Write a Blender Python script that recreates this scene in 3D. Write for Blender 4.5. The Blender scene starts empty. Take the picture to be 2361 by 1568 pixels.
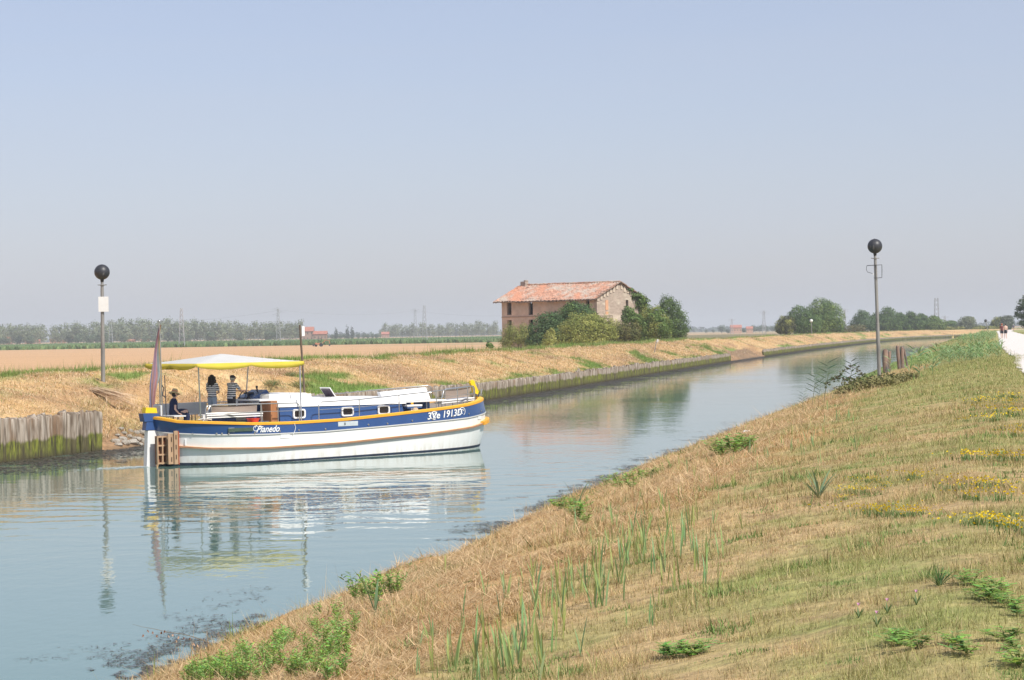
import bpy, bmesh, math, random
import numpy as np
from mathutils import Vector, Matrix
R = math.radians
rng = np.random.default_rng(7); rnd = random.Random(5)
SC = bpy.context.scene; COL = SC.collection

# ------------------------------------------------------------ camera, world, sun
F = 5200.0; PW, PH = 2361.0, 1568.0; EYE = 4.5           # focal length and picture size in the units used for sight lines
_a = math.atan(.0163); _p = math.atan(16 / F)
FW = np.array([0, math.cos(_p), -math.sin(_p)]); _r0 = np.array([1., 0, 0]); _u0 = np.cross(_r0, FW)
CR = _r0 * math.cos(_a) - _u0 * math.sin(_a); CU = _u0 * math.cos(_a) + _r0 * math.sin(_a)
CO = np.array([0, 0, EYE])
cam = bpy.data.cameras.new('camera'); cam.sensor_width = 36; cam.lens = 36 * F / PW
cam.clip_start = .5; cam.clip_end = 30000
co = bpy.data.objects.new('camera', cam); COL.objects.link(co); SC.camera = co
co.matrix_world = Matrix(((CR[0], CU[0], -FW[0], 0), (CR[1], CU[1], -FW[1], 0), (CR[2], CU[2], -FW[2], EYE), (0, 0, 0, 1)))

SUN_EL = R(47); SUN_AZ = R(135)                            # azimuth clockwise from +Y
w = bpy.data.worlds.new('World'); SC.world = w; w.use_nodes = True
nt = w.node_tree; sky = nt.nodes.new('ShaderNodeTexSky'); sky.sky_type = 'NISHITA'; sky.sun_disc = False
sky.sun_elevation = SUN_EL; sky.sun_rotation = SUN_AZ
sky.air_density = 1.0; sky.dust_density = 1.0; sky.ozone_density = 4.0; sky.altitude = 0
bg = nt.nodes['Background']; tn = nt.nodes.new('ShaderNodeMixRGB'); tn.blend_type = 'MULTIPLY'; tn.inputs[0].default_value = 1; tn.inputs[2].default_value = (1.0, .86, .90, 1)
hm_ = nt.nodes.new('ShaderNodeMixRGB'); hm_.inputs[0].default_value = .5; hm_.inputs[2].default_value = (3.75, 4.10, 4.85, 1)   # summer haze pales the whole sky
tc_ = nt.nodes.new('ShaderNodeTexCoord'); mp_ = nt.nodes.new('ShaderNodeMapping'); mp_.inputs['Scale'].default_value = (1.2, 1.2, 14); cn_ = nt.nodes.new('ShaderNodeTexNoise'); cn_.inputs['Scale'].default_value = 2.2; cn_.inputs['Detail'].default_value = 5
nt.links.new(tc_.outputs['Generated'], mp_.inputs[0]); nt.links.new(mp_.outputs[0], cn_.inputs[0]); cr_ = nt.nodes.new('ShaderNodeMapRange'); cr_.inputs[1].default_value = .35; cr_.inputs[2].default_value = .7; cr_.inputs[3].default_value = .44; cr_.inputs[4].default_value = .62
nt.links.new(cn_.outputs[0], cr_.inputs[0]); nt.links.new(cr_.outputs[0], hm_.inputs[0])
nt.links.new(sky.outputs[0], tn.inputs[1]); nt.links.new(tn.outputs[0], hm_.inputs[1]); nt.links.new(hm_.outputs[0], bg.inputs[0]); bg.inputs[1].default_value = .145
sl = bpy.data.lights.new('sun', 'SUN'); sl.energy = 4.8; sl.angle = R(.5); sl.color = (1, .965, .89)
so = bpy.data.objects.new('sun', sl); COL.objects.link(so)
sd = Vector((math.sin(SUN_AZ) * math.cos(SUN_EL), math.cos(SUN_AZ) * math.cos(SUN_EL), math.sin(SUN_EL)))
so.rotation_euler = sd.to_track_quat('Z', 'Y').to_euler()
SC.view_settings.view_transform = 'Standard'; SC.view_settings.look = 'None'
SC.view_settings.exposure = .07; SC.view_settings.gamma = 1

# ------------------------------------------------------------ helpers
def ray(x, y): return FW + CR * (x - PW / 2) / F - CU * (y - PH / 2) / F
def at_depth(x, y, Y):
    d = ray(x, y); return CO + d * (Y / d[1])
def hz(x): return 768 - (x - 1180) * .0163
def mesh_np(name, V, Fc, cols=None, smooth=False):
    me = bpy.data.meshes.new(name); V = np.asarray(V, np.float32); Fc = np.asarray(Fc, np.int32)
    n, k = Fc.shape
    me.vertices.add(len(V)); me.vertices.foreach_set('co', V.ravel())
    me.loops.add(n * k); me.loops.foreach_set('vertex_index', Fc.ravel())
    me.polygons.add(n); me.polygons.foreach_set('loop_start', np.arange(0, n * k, k, dtype=np.int32))
    try: me.polygons.foreach_set('loop_total', np.full(n, k, np.int32))
    except Exception: pass
    me.update(calc_edges=True)
    if cols is not None:
        c = np.ones((len(V), 4), np.float32); c[:, :3] = cols
        at = me.color_attributes.new('Col', 'FLOAT_COLOR', 'POINT'); at.data.foreach_set('color', c.ravel())
    if smooth: me.polygons.foreach_set('use_smooth', np.ones(n, bool))
    return me
def link(name, me, mt, parent=None, loc=None):
    o = bpy.data.objects.new(name, me); COL.objects.link(o)
    if mt is not None and me is not None:
        for m in (mt if isinstance(mt, (list, tuple)) else [mt]): me.materials.append(m)
    if parent is not None: o.parent = parent
    if loc is not None: o.location = loc
    return o
def tag(o, label=None, cat=None, group=None, kind=None):
    if label: o['label'] = label
    if cat: o['category'] = cat
    if group: o['group'] = group
    if kind: o['kind'] = kind
    return o
def empty(name, loc, rz=0, label=None, cat=None, group=None):
    o = bpy.data.objects.new(name, None); COL.objects.link(o); o.location = loc; o.rotation_euler = (0, 0, rz)
    o.empty_display_size = .2
    return tag(o, label, cat, group)
KIDS = {}
def copy_tree(o, parent=None):
    c = o.copy(); COL.objects.link(c)
    if parent is not None: c.parent = parent
    for ch in [k for k in o.children]: copy_tree(ch, c)
    return c
def frame(d, up=Vector((0, 0, 1))):
    d = d.normalized()
    if abs(d.dot(up)) > .99: up = Vector((1, 0, 0))
    x = d.cross(up).normalized(); return x, x.cross(d).normalized()
class MB:
    """collects shapes into one mesh; each shape may carry a material index"""
    def __init__(s): s.v = []; s.f = []; s.m = []
    def _add(s, vs, fs, mi=0):
        b = len(s.v); s.v += [tuple(v) for v in vs]; s.f += [tuple(b + i for i in f) for f in fs]; s.m += [mi] * len(fs); return s
    def box(s, c, d, rz=0, mi=0, M=None, taper=1.0):
        vs = []
        for z in (-.5, .5):
            t = taper if z > 0 else 1
            for x, y in ((-.5, -.5), (.5, -.5), (.5, .5), (-.5, .5)):
                p = Vector((x * d[0] * t, y * d[1] * t, z * d[2]))
                if M is not None: p = M @ p
                elif rz: p = Matrix.Rotation(rz, 3, 'Z') @ p
                vs.append(p + Vector(c))
        return s._add(vs, [(0, 3, 2, 1), (4, 5, 6, 7), (0, 1, 5, 4), (1, 2, 6, 5), (2, 3, 7, 6), (3, 0, 4, 7)], mi)
    def tube(s, pts, rad, n=8, mi=0, cap=True, flat=1.0):
        pts = [Vector(p) for p in pts]
        if not hasattr(rad, '__len__'): rad = [rad] * len(pts)
        vs = []; ref = None
        for i, p in enumerate(pts):
            d = (pts[min(i + 1, len(pts) - 1)] - pts[max(i - 1, 0)])
            if d.length < 1e-9: d = Vector((0, 0, 1))
            if ref is None: x, y = frame(d)
            else:
                x = ref - d.normalized() * ref.dot(d.normalized()); x.normalize(); y = x.cross(d.normalized()).normalized()
            ref = x
            for k in range(n):
                a = 2 * math.pi * k / n; vs.append(p + x * (math.cos(a) * rad[i]) + y * (math.sin(a) * rad[i] * flat))
        fs = [(i * n + k, i * n + (k + 1) % n, (i + 1) * n + (k + 1) % n, (i + 1) * n + k) for i in range(len(pts) - 1) for k in range(n)]
        if cap: fs += [tuple(range(n))[::-1], tuple((len(pts) - 1) * n + k for k in range(n))]
        return s._add(vs, fs, mi)
    def loft(s, rings, mi=0, cap=True, closed=True):
        n = len(rings[0]); vs = [p for r in rings for p in r]
        kk = n if closed else n - 1
        fs = [(i * n + k, i * n + (k + 1) % n, (i + 1) * n + (k + 1) % n, (i + 1) * n + k) for i in range(len(rings) - 1) for k in range(kk)]
        if cap: fs += [tuple(range(n))[::-1], tuple((len(rings) - 1) * n + k for k in range(n))]
        return s._add(vs, fs, mi)
    def ell(s, c, r, n=12, m=8, M=None, mi=0):
        rings = []
        for j in range(m + 1):
            t = math.pi * j / m; t = min(max(t, .05), math.pi - .05); ring = []
            for k in range(n):
                a = 2 * math.pi * k / n; p = Vector((r[0] * math.sin(t) * math.cos(a), r[1] * math.sin(t) * math.sin(a), -r[2] * math.cos(t)))
                if M is not None: p = M @ p
                ring.append(p + Vector(c))
            rings.append(ring)
        return s.loft(rings, mi)
    def poly(s, pts, mi=0): return s._add(pts, [tuple(range(len(pts)))], mi)
    def slab(s, pts, ext, mi=0):
        """extrude the polygon pts by the vector ext"""
        n = len(pts); e = Vector(ext); a = [Vector(p) for p in pts]; b = [p + e for p in a]
        return s._add(a + b, [tuple(range(n))[::-1], tuple(range(n, 2 * n))] + [(i, (i + 1) % n, n + (i + 1) % n, n + i) for i in range(n)], mi)
    def build(s, name, mt, parent=None, smooth=False, loc=None, bevel=0):
        me = bpy.data.meshes.new(name); me.from_pydata(s.v, [], s.f); me.update()
        bm = bmesh.new(); bm.from_mesh(me); bmesh.ops.recalc_face_normals(bm, faces=bm.faces)
        if bevel: bmesh.ops.bevel(bm, geom=list(bm.edges), offset=bevel, segments=2, affect='EDGES', profile=.6)
        bm.to_mesh(me); bm.free()
        if not bevel: me.polygons.foreach_set('material_index', s.m[:len(me.polygons)] if len(me.polygons) <= len(s.m) else s.m + [0] * (len(me.polygons) - len(s.m)))
        if smooth: me.polygons.foreach_set('use_smooth', [True] * len(me.polygons))
        o = link(name, me, mt, parent, loc)
        if smooth and smooth != 'all':
            try: me.set_sharp_from_angle(angle=R(smooth if smooth is not True else 40))
            except Exception: pass
        return o

_M = {}
def mat(name, col=(.5, .5, .5), rough=.6, var=.12, scale=6.0, bump=0.0, bscale=None, metal=0.0, attr=False, trans=0.0, spec=.4, stretch=(1, 1, 1), col2=None, mixscale=2.0, mixlo=.45, mixhi=.6, coat=0.0, coords='Object'):
    if name in _M: return _M[name]
    m = bpy.data.materials.new(name); m.use_nodes = True; t = m.node_tree; N = t.nodes; L = t.links
    b = N['Principled BSDF']; b.inputs['Roughness'].default_value = rough; b.inputs['Metallic'].default_value = metal
    b.inputs['Specular IOR Level'].default_value = spec
    if coat: b.inputs['Coat Weight'].default_value = coat; b.inputs['Coat Roughness'].default_value = .1
    if coords == 'World':
        g = N.new('ShaderNodeNewGeometry'); src = g.outputs['Position']
    else:
        g = N.new('ShaderNodeTexCoord'); src = g.outputs['Object']
    mp = N.new('ShaderNodeMapping'); mp.inputs['Scale'].default_value = stretch; L.new(src, mp.inputs[0]); src = mp.outputs[0]
    if attr:
        ca = N.new('ShaderNodeVertexColor'); ca.layer_name = 'Col'; base = ca.outputs[0]
    else:
        cn = N.new('ShaderNodeRGB'); cn.outputs[0].default_value = (*col, 1); base = cn.outputs[0]
    if col2 is not None:
        n2 = N.new('ShaderNodeTexNoise'); n2.inputs['Scale'].default_value = mixscale; n2.inputs['Detail'].default_value = 6; L.new(src, n2.inputs[0])
        r2 = N.new('ShaderNodeMapRange'); r2.inputs[1].default_value = mixlo; r2.inputs[2].default_value = mixhi; L.new(n2.outputs[0], r2.inputs[0])
        mx = N.new('ShaderNodeMixRGB'); L.new(r2.outputs[0], mx.inputs[0]); L.new(base, mx.inputs[1]); mx.inputs[2].default_value = (*col2, 1); base = mx.outputs[0]
    if var:
        nn = N.new('ShaderNodeTexNoise'); nn.inputs['Scale'].default_value = scale; nn.inputs['Detail'].default_value = 5; L.new(src, nn.inputs[0])
        mr = N.new('ShaderNodeMapRange'); mr.inputs[1].default_value = .3; mr.inputs[2].default_value = .7
        mr.inputs[3].default_value = 1 - var; mr.inputs[4].default_value = 1 + var; L.new(nn.outputs[0], mr.inputs[0])
        vm = N.new('ShaderNodeVectorMath'); vm.operation = 'SCALE'; L.new(base, vm.inputs[0]); L.new(mr.outputs[0], vm.inputs['Scale']); base = vm.outputs[0]
    L.new(base, b.inputs['Base Color'])
    if bump:
        nb = N.new('ShaderNodeTexNoise'); nb.inputs['Scale'].default_value = bscale or scale * 2; nb.inputs['Detail'].default_value = 6; L.new(src, nb.inputs[0])
        bp = N.new('ShaderNodeBump'); bp.inputs['Strength'].default_value = 1; bp.inputs['Distance'].default_value = bump; L.new(nb.outputs[0], bp.inputs['Height']); L.new(bp.outputs[0], b.inputs['Normal'])
    if trans:
        tr = N.new('ShaderNodeBsdfTranslucent'); L.new(base, tr.inputs[0]); ms = N.new('ShaderNodeMixShader'); ms.inputs[0].default_value = trans
        L.new(b.outputs[0], ms.inputs[1]); L.new(tr.outputs[0], ms.inputs[2]); L.new(ms.outputs[0], N['Material Output'].inputs[0])
    _M[name] = m; return m

def vnoise(x, y, s, seed=0):
    """smooth value noise on arrays, about 0..1"""
    x = np.asarray(x, float) / s + seed * 17.3; y = np.asarray(y, float) / s + seed * 9.1
    xi = np.floor(x); yi = np.floor(y); fx = x - xi; fy = y - yi; fx = fx * fx * (3 - 2 * fx); fy = fy * fy * (3 - 2 * fy)
    def h(a, b): return np.modf(np.abs(np.sin(a * 127.1 + b * 311.7 + seed * 74.7) * 43758.5453))[0]
    return (h(xi, yi) * (1 - fx) + h(xi + 1, yi) * fx) * (1 - fy) + (h(xi, yi + 1) * (1 - fx) + h(xi + 1, yi + 1) * fx) * fy
def fbm(x, y, s, seed=0): return (vnoise(x, y, s, seed) * 4 + vnoise(x, y, s / 2.1, seed + 1) * 2 + vnoise(x, y, s / 4.3, seed + 2)) / 7

# ------------------------------------------------------------ the canal and the lie of the land
NY = [-60, 10, 29.7, 37.4, 46.3, 67.6, 97.3, 118.4, 200, 377, 600, 736, 800, 900, 1000, 1200]
NX = [-24, -8.8, -4.6, -2.8, -.8, 3.2, 9.7, 14.7, 31, 68, 115, 146, 168, 260, 400, 800]
FY = [-60, 60, 83.3, 91.2, 151.9, 181.5, 332, 480, 659, 780, 879, 950, 1010, 1200]
FX = [-58, -25, -19, -16.9, -1.8, 4.1, 33.1, 64, 104, 136, 172, 225, 330, 760]
def Xn(Y): return np.interp(Y, NY, NX)
def Xf(Y): return np.interp(Y, FY, FX)
def cosn(Y): s = (Xn(np.asarray(Y) + 3) - Xn(np.asarray(Y) - 3)) / 6; return 1 / np.sqrt(1 + s * s)
def cosf(Y): s = (Xf(np.asarray(Y) + 3) - Xf(np.asarray(Y) - 3)) / 6; return 1 / np.sqrt(1 + s * s)
def u_near(X, Y): return (X - Xn(Y)) * cosn(Y)
def v_far(X, Y): return (Xf(Y) - X) * cosf(Y)
PU = [-6, -2, 0, .5, 2, 4, 6, 7, 8.5, 10.4, 18, 20, 24, 34, 46]
PZ = [-1.4, -.5, 0, .30, .95, 1.6, 2.1, 2.28, 2.55, 2.83, 2.86, 2.8, 2.4, 1.0, .8]
QV = [-6, -1.5, 0, .12, .34, 2.5, 5, 7, 9, 13, 18, 30]
QZ = [-1.4, -.25, -.1, -.05, 1.22, 1.95, 2.75, 3.05, 3.0, 1.9, .95, .8]
def pile_h(Y): return np.interp(Y, [70, 95, 150, 330, 900], [1.6, 1.6, 1.18, 1.08, 1.0])
def in_gap(Y): return ((Y > 91.6) & (Y < 117)) | ((Y > 322) & (Y < 372))
def hgt(X, Y):
    X = np.asarray(X, float); Y = np.asarray(Y, float); u = u_near(X, Y); v = v_far(X, Y)
    wob = (fbm(X, Y, 3.0, 3) - .5)
    ue = u + (fbm(X, Y, 2.2, 9) - .5) * 1.0 * (u < 2.5)
    zn = np.interp(ue, PU, PZ) + wob * .16 * ((u > .6) & (u < 9.8)) + (vnoise(X, Y, .35, 21) - .5) * .05 * ((u > .3) & (u < 9.5) & (Y < 60))
    ext = (pile_h(Y) - 1.22) * np.interp(v, [.34, 6], [1, .3])
    qz = np.interp(v, QV, QZ)
    gap = np.interp(v + (fbm(X, Y, 2.0, 5) - .5) * 1.2, [-2, -.4, .5, 2.2, 4, 7, 9, 13, 18, 30], [-.5, 0, .35, 1.3, 2.3, 3.05, 3.0, 1.9, .95, .8])
    g = in_gap(Y)
    zf = np.where(g, gap, qz + np.where(v > .3, ext, 0))
    bank = (v > .5) & (v < 12)
    zf = zf + bank * ((fbm(v * 4, Y, 9.0, 3) - .5) * .40 + wob * .2 + (fbm(v * 2, Y, 2.0, 11) - .5) * .16)
    d = np.abs((X + 15.6) * .80 + (Y - 96.5) * .35 + (v - 5) * -.25)       # washed out runnel by the left lamp
    zf = zf - bank * (Y < 106) * (Y > 90) * (v > 2.2) * np.interp(d, [0, .25, .6], [.30, .12, 0])
    return np.where(u > -6, np.where(v > -3, zf, zn), zf)
def ground_at(px, py, ymin=8, ymax=900):
    d = ray(px, py); Y = np.arange(ymin, ymax, .05) if ymax < 200 else np.concatenate([np.arange(ymin, 200, .05), np.arange(200, ymax, .4)])
    X = CO[0] + d[0] * Y / d[1]; Z = CO[2] + d[2] * Y / d[1]; h = np.maximum(hgt(X, Y), 0)
    k = np.nonzero(Z <= h)[0]
    i = k[0] if len(k) else len(Y) - 1
    return Vector((float(X[i]), float(Y[i]), float(h[i])))
HAZE = 0.00018

# ------------------------------------------------------------ ground, water, path
def lin(r, g, b):
    f = lambda c: ((c / 255 + .055) / 1.055) ** 2.4 if c > 10 else c / 3294.6
    return np.array([f(r), f(g), f(b)])
STRAW = np.array([.51, .32, .145]); STRAW2 = np.array([.60, .42, .22]); OLIVE = np.array([.28, .26, .09]); GREEN = np.array([.19, .28, .07]); EARTH = np.array([.20, .135, .085])
FIELD = np.array([.58, .36, .195])
def mixc(a, b, t): t = np.clip(t, 0, 1)[:, None]; return a * (1 - t) + b * t
def ground_col(X, Y):
    X = X.ravel(); Y = Y.ravel(); u = u_near(X, Y); v = v_far(X, Y); n = len(X)
    fe = fbm(v * 4.5, Y, 11, 33); f1 = fbm(X, Y, 4.0, 31); f2 = fbm(X, Y, 1.3, 41); f3 = fbm(X, Y, 14, 51)
    # far bank
    far = mixc(np.tile(STRAW, (n, 1)), np.tile(STRAW2, (n, 1)), (f2 - .3) * 2)
    gz = np.where(v < 3.4, .60, .68) - .06 * (Y > 118) * (v < 4.5)
    far = mixc(far, GREEN, (fe + (f2 - .5) * .25 - gz) * 6)
    crest = np.exp(-((v - 7.6) / 1.3) ** 2); far = mixc(far, GREEN * 1.1, (crest * (.55 + f2) - .58) * 3)
    far = mixc(far, EARTH * 1.2, (in_gap(Y) & (v < np.where(Y > 300, 2.4, .9))) * 1.0); far = mixc(far, np.array([.36, .22, .12]), (fbm(v * 3, Y, 6, 37) - .54) * 4)
    fld = np.tile(FIELD, (n, 1)) * (.93 + .14 * vnoise(X * .05, Y, 6.0, 3))[:, None]
    right = (Y > 300) & (X > 8)
    fld = np.where(right[:, None], np.array([.38, .30, .16]), fld)
    far = np.where((v > 13 + 3 * f1)[:, None], fld, far)
    bush = (v > 12) & (v < 40) & (Y > 215) & (Y < 290); far = np.where(bush[:, None], GREEN * .9, far)
    # near bank
    dry = mixc(np.tile(STRAW * .95, (n, 1)), np.tile(STRAW2, (n, 1)), (f2 - .4) * 3)
    dry = mixc(dry, OLIVE, (f1 - .56) * 4)
    dry = mixc(dry, GREEN, (f3 + .25 * np.clip((Y - 75) / 40, 0, 1.6) - .62) * 3)
    lawn = mixc(np.tile(np.array([.47, .335, .17]), (n, 1)), np.tile(np.array([.28, .295, .10]), (n, 1)), (f1 * .35 + f2 * .45 + fbm(X, Y, .55, 44) * .35 - .50) * 3.6)
    lawn = mixc(lawn, np.array([.30, .33, .11]), np.clip((Y - 32) / 90, 0, .65))
    near = mixc(dry, lawn, (u - 6.4 + (f2 - .5) * 2) / .9)
    near = mixc(near, EARTH * .5, (.12 - u) * 6)
    near = mixc(near, np.array([.28, .30, .13]), (u - 17) / 5)
    c = np.where((u > -3)[:, None] & (v < 0)[:, None], near, far)
    bed = (u <= -.3) & (v <= -.2); c = np.where(bed[:, None], np.array([.05, .05, .035]), c)
    return c
rows = np.concatenate([np.arange(-20, 8, 2), np.arange(8, 60, .22), np.arange(60, 160, .45), np.arange(160, 400, 1.6), np.arange(400, 1200, 8), np.geomspace(1200, 14000, 30)])
vc = np.concatenate([[6000, 3000, 1500, 800, 400, 200, 120, 80, 60, 45, 35, 30, 25, 20, 17], np.arange(15, .6, -.36), [.5, .34, .25, .12, 0, -.8, -1.5, -3, -6]])
uc = np.concatenate([[-6, -3, -1.5, -.8, -.3, 0], np.arange(.2, 10.4, .2), [10.4, 11.2, 12.4, 13.5, 14.5, 16, 18, 20, 24, 28, 34, 46, 60, 80, 200, 400, 800, 1500, 3000, 6000]])
GY = np.repeat(rows[:, None], len(vc) + len(uc), 1)
GX = np.concatenate([Xf(rows)[:, None] - vc[None] / cosf(rows)[:, None], Xn(rows)[:, None] + uc[None] / cosn(rows)[:, None]], 1)
GX = np.sort(GX, 1); GZ = hgt(GX, GY)
nr, nc = GX.shape; idx = np.arange(nr * nc).reshape(nr, nc)
FQ = np.stack([idx[:-1, :-1], idx[:-1, 1:], idx[1:, 1:], idx[1:, :-1]], -1).reshape(-1, 4)
me = mesh_np('ground', np.stack([GX, GY, GZ], -1).reshape(-1, 3), FQ, ground_col(GX, GY), smooth=True)
M_ground = mat('ground_soil', attr=True, rough=.95, var=.22, scale=5, bump=.05, bscale=9, spec=.1, col2=(.30, .20, .11), mixscale=3.0, mixlo=.52, mixhi=.8, coords='World')
tag(link('ground', me, M_ground), kind='structure')

def water_material():
    m = bpy.data.materials.new('canal_water'); m.use_nodes = True; t = m.node_tree; N = t.nodes; L = t.links
    b = N['Principled BSDF']; b.inputs['Base Color'].default_value = (.12, .21, .175, 1); b.inputs['Roughness'].default_value = .035; b.inputs['IOR'].default_value = 1.33
    b.inputs['Specular IOR Level'].default_value = .5
    g = N.new('ShaderNodeNewGeometry'); hts = []
    for sc, dist, st, rot, dt in ((1.6, .0085, (1, .55, 1), .5, 3), (5.5, .0036, (1, .45, 1), .3, 3), (.28, .009, (1, .6, 1), .8, 2)):
        mp = N.new('ShaderNodeMapping'); mp.inputs['Scale'].default_value = st; mp.inputs['Rotation'].default_value = (0, 0, rot); L.new(g.outputs['Position'], mp.inputs[0])
        n = N.new('ShaderNodeTexNoise'); n.inputs['Scale'].default_value = sc; n.inputs['Detail'].default_value = dt; n.inputs['Roughness'].default_value = .45; L.new(mp.outputs[0], n.inputs[0])
        mu = N.new('ShaderNodeMath'); mu.operation = 'MULTIPLY'; mu.inputs[1].default_value = dist; L.new(n.outputs[0], mu.inputs[0]); hts.append(mu.outputs[0])
    s = hts[0]
    for h in hts[1:]:
        ad = N.new('ShaderNodeMath'); L.new(s, ad.inputs[0]); L.new(h, ad.inputs[1]); s = ad.outputs[0]
    # patches of livelier and calmer water
    n = N.new('ShaderNodeTexNoise'); n.inputs['Scale'].default_value = .06; n.inputs['Detail'].default_value = 3; L.new(g.outputs['Position'], n.inputs[0])
    mr = N.new('ShaderNodeMapRange'); mr.inputs[1].default_value = .4; mr.inputs[2].default_value = .62; mr.inputs[3].default_value = .35; mr.inputs[4].default_value = 1.0; L.new(n.outputs[0], mr.inputs[0])
    mm = N.new('ShaderNodeMath'); mm.operation = 'MULTIPLY'; L.new(s, mm.inputs[0]); L.new(mr.outputs[0], mm.inputs[1]); s = mm.outputs[0]
    # the wake running off the boat's bow and side: rings spreading towards the near bank
    vs = N.new('ShaderNodeVectorMath'); vs.operation = 'DISTANCE'; vs.inputs[1].default_value = (-6.0, 92.0, 0); L.new(g.outputs['Position'], vs.inputs[0])
    sw = N.new('ShaderNodeMath'); sw.operation = 'MULTIPLY'; sw.inputs[1].default_value = 3.6; L.new(vs.outputs['Value'], sw.inputs[0])
    n3 = N.new('ShaderNodeTexNoise'); n3.inputs['Scale'].default_value = .35; n3.inputs['Detail'].default_value = 3; L.new(g.outputs['Position'], n3.inputs[0])
    a3 = N.new('ShaderNodeMath'); a3.operation = 'MULTIPLY_ADD'; a3.inputs[1].default_value = 14; L.new(n3.outputs[0], a3.inputs[0]); L.new(sw.outputs[0], a3.inputs[2])
    si = N.new('ShaderNodeMath'); si.operation = 'SINE'; L.new(a3.outputs[0], si.inputs[0])
    fo = N.new('ShaderNodeMapRange'); fo.inputs[1].default_value = 16; fo.inputs[2].default_value = 26; fo.inputs[3].default_value = .0022; fo.inputs[4].default_value = 0; 
    v2 = N.new('ShaderNodeVectorMath'); v2.operation = 'DISTANCE'; v2.inputs[1].default_value = (-3.0, 62.0, 0); L.new(g.outputs['Position'], v2.inputs[0])
    fo.inputs[1].default_value = 8; fo.inputs[2].default_value = 20; L.new(v2.outputs['Value'], fo.inputs[0])
    wk = N.new('ShaderNodeMath'); wk.operation = 'MULTIPLY'; L.new(si.outputs[0], wk.inputs[0]); L.new(fo.outputs[0], wk.inputs[1])
    ad = N.new('ShaderNodeMath'); L.new(s, ad.inputs[0]); L.new(wk.outputs[0], ad.inputs[1]); s = ad.outputs[0]
    bp = N.new('ShaderNodeBump'); bp.inputs['Strength'].default_value = 1; bp.inputs['Distance'].default_value = WATER_BUMP; L.new(s, bp.inputs['Height']); L.new(bp.outputs[0], b.inputs['Normal'])
    return m
WATER_BUMP = 1.0
me = mesh_np('water', [(-900, -60, 0), (1500, -60, 0), (1500, 1400, 0), (-900, 1400, 0)], [(0, 1, 2, 3)])
tag(link('water', me, water_material()), kind='structure')

# gravel path
pr = np.concatenate([np.arange(5, 200, .5), np.arange(200, 1100, 4)])
el = np.interp(pr, [5, 33, 74, 95, 128, 167, 238, 415, 635, 1100], [11.6, 12.0, 11.95, 11.7, 11.3, 11.6, 12.2, 13.2, 13.6, 14]) + (vnoise(pr, pr * 0, 1.4, 3) - .5) * .22 + (vnoise(pr, pr * 0, .6, 4) - .5) * .1
er = np.interp(pr, [5, 378, 1100], [16.3, 17.2, 17.8]) + (vnoise(pr, pr * 0, 1.8, 5) - .5) * .25
PUc = np.linspace(0, 1, 8); PUU = el[:, None] * (1 - PUc) + er[:, None] * PUc
PX = Xn(pr)[:, None] + PUU / cosn(pr)[:, None]; PY = np.repeat(pr[:, None], 8, 1); PZ2 = hgt(PX, PY) + .03
PZ2[:, 1:-1] += .02; ii = np.arange(PX.size).reshape(PX.shape)
me = mesh_np('path', np.stack([PX, PY, PZ2], -1).reshape(-1, 3), np.stack([ii[:-1, :-1], ii[:-1, 1:], ii[1:, 1:], ii[1:, :-1]], -1).reshape(-1, 4), smooth=True)
tag(link('path', me, mat('white_gravel', (.70, .64, .585), rough=.95, var=.10, scale=9, bump=.02, bscale=40, spec=.1, coords='World')), kind='structure')

# ------------------------------------------------------------ grass, straw and weeds (uncountable)
def blades(P, h, wd, az, lean, cols, tipfac=1.15):
    n = len(P); d = np.stack([np.cos(az), np.sin(az), np.zeros(n)], -1); s = np.stack([-np.sin(az), np.cos(az), np.zeros(n)], -1)
    # turn half the blades broadside so that they are seen
    tip = P + d * (np.sin(lean) * h)[:, None] + np.array([0, 0, 1]) * (np.cos(lean) * h)[:, None]
    V = np.empty((n, 3, 3)); V[:, 0] = P - s * wd[:, None] / 2; V[:, 1] = P + s * wd[:, None] / 2; V[:, 2] = tip
    V[:, :2, 2] -= .01
    C = np.repeat(cols[:, None], 3, 1); C[:, 2] *= tipfac
    return V.reshape(-1, 3), np.arange(n * 3).reshape(n, 3), C.reshape(-1, 3)
def scatter(n, Y0, Y1, U0, U1, side, power=2.0, margin=1.5):
    """points between Y0 and Y1 with density falling as Y**-power, kept inside the strip U0..U1 and near the view"""
    q = rng.random(n)
    if power == 1: Y = Y0 * (Y1 / Y0) ** q
    else:
        e = 1 - power; Y = (Y0 ** e + q * (Y1 ** e - Y0 ** e)) ** (1 / e)
    U = rng.uniform(U0, U1, n)
    X = Xn(Y) + U / cosn(Y) if side == 'near' else Xf(Y) - U / cosf(Y)
    k = np.abs(X - Y * .0) < .232 * Y + margin
    return X[k], Y[k], U[k]
M_blade = mat('grass_blades', attr=True, rough=.8, var=0, spec=.15, trans=.2)
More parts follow.
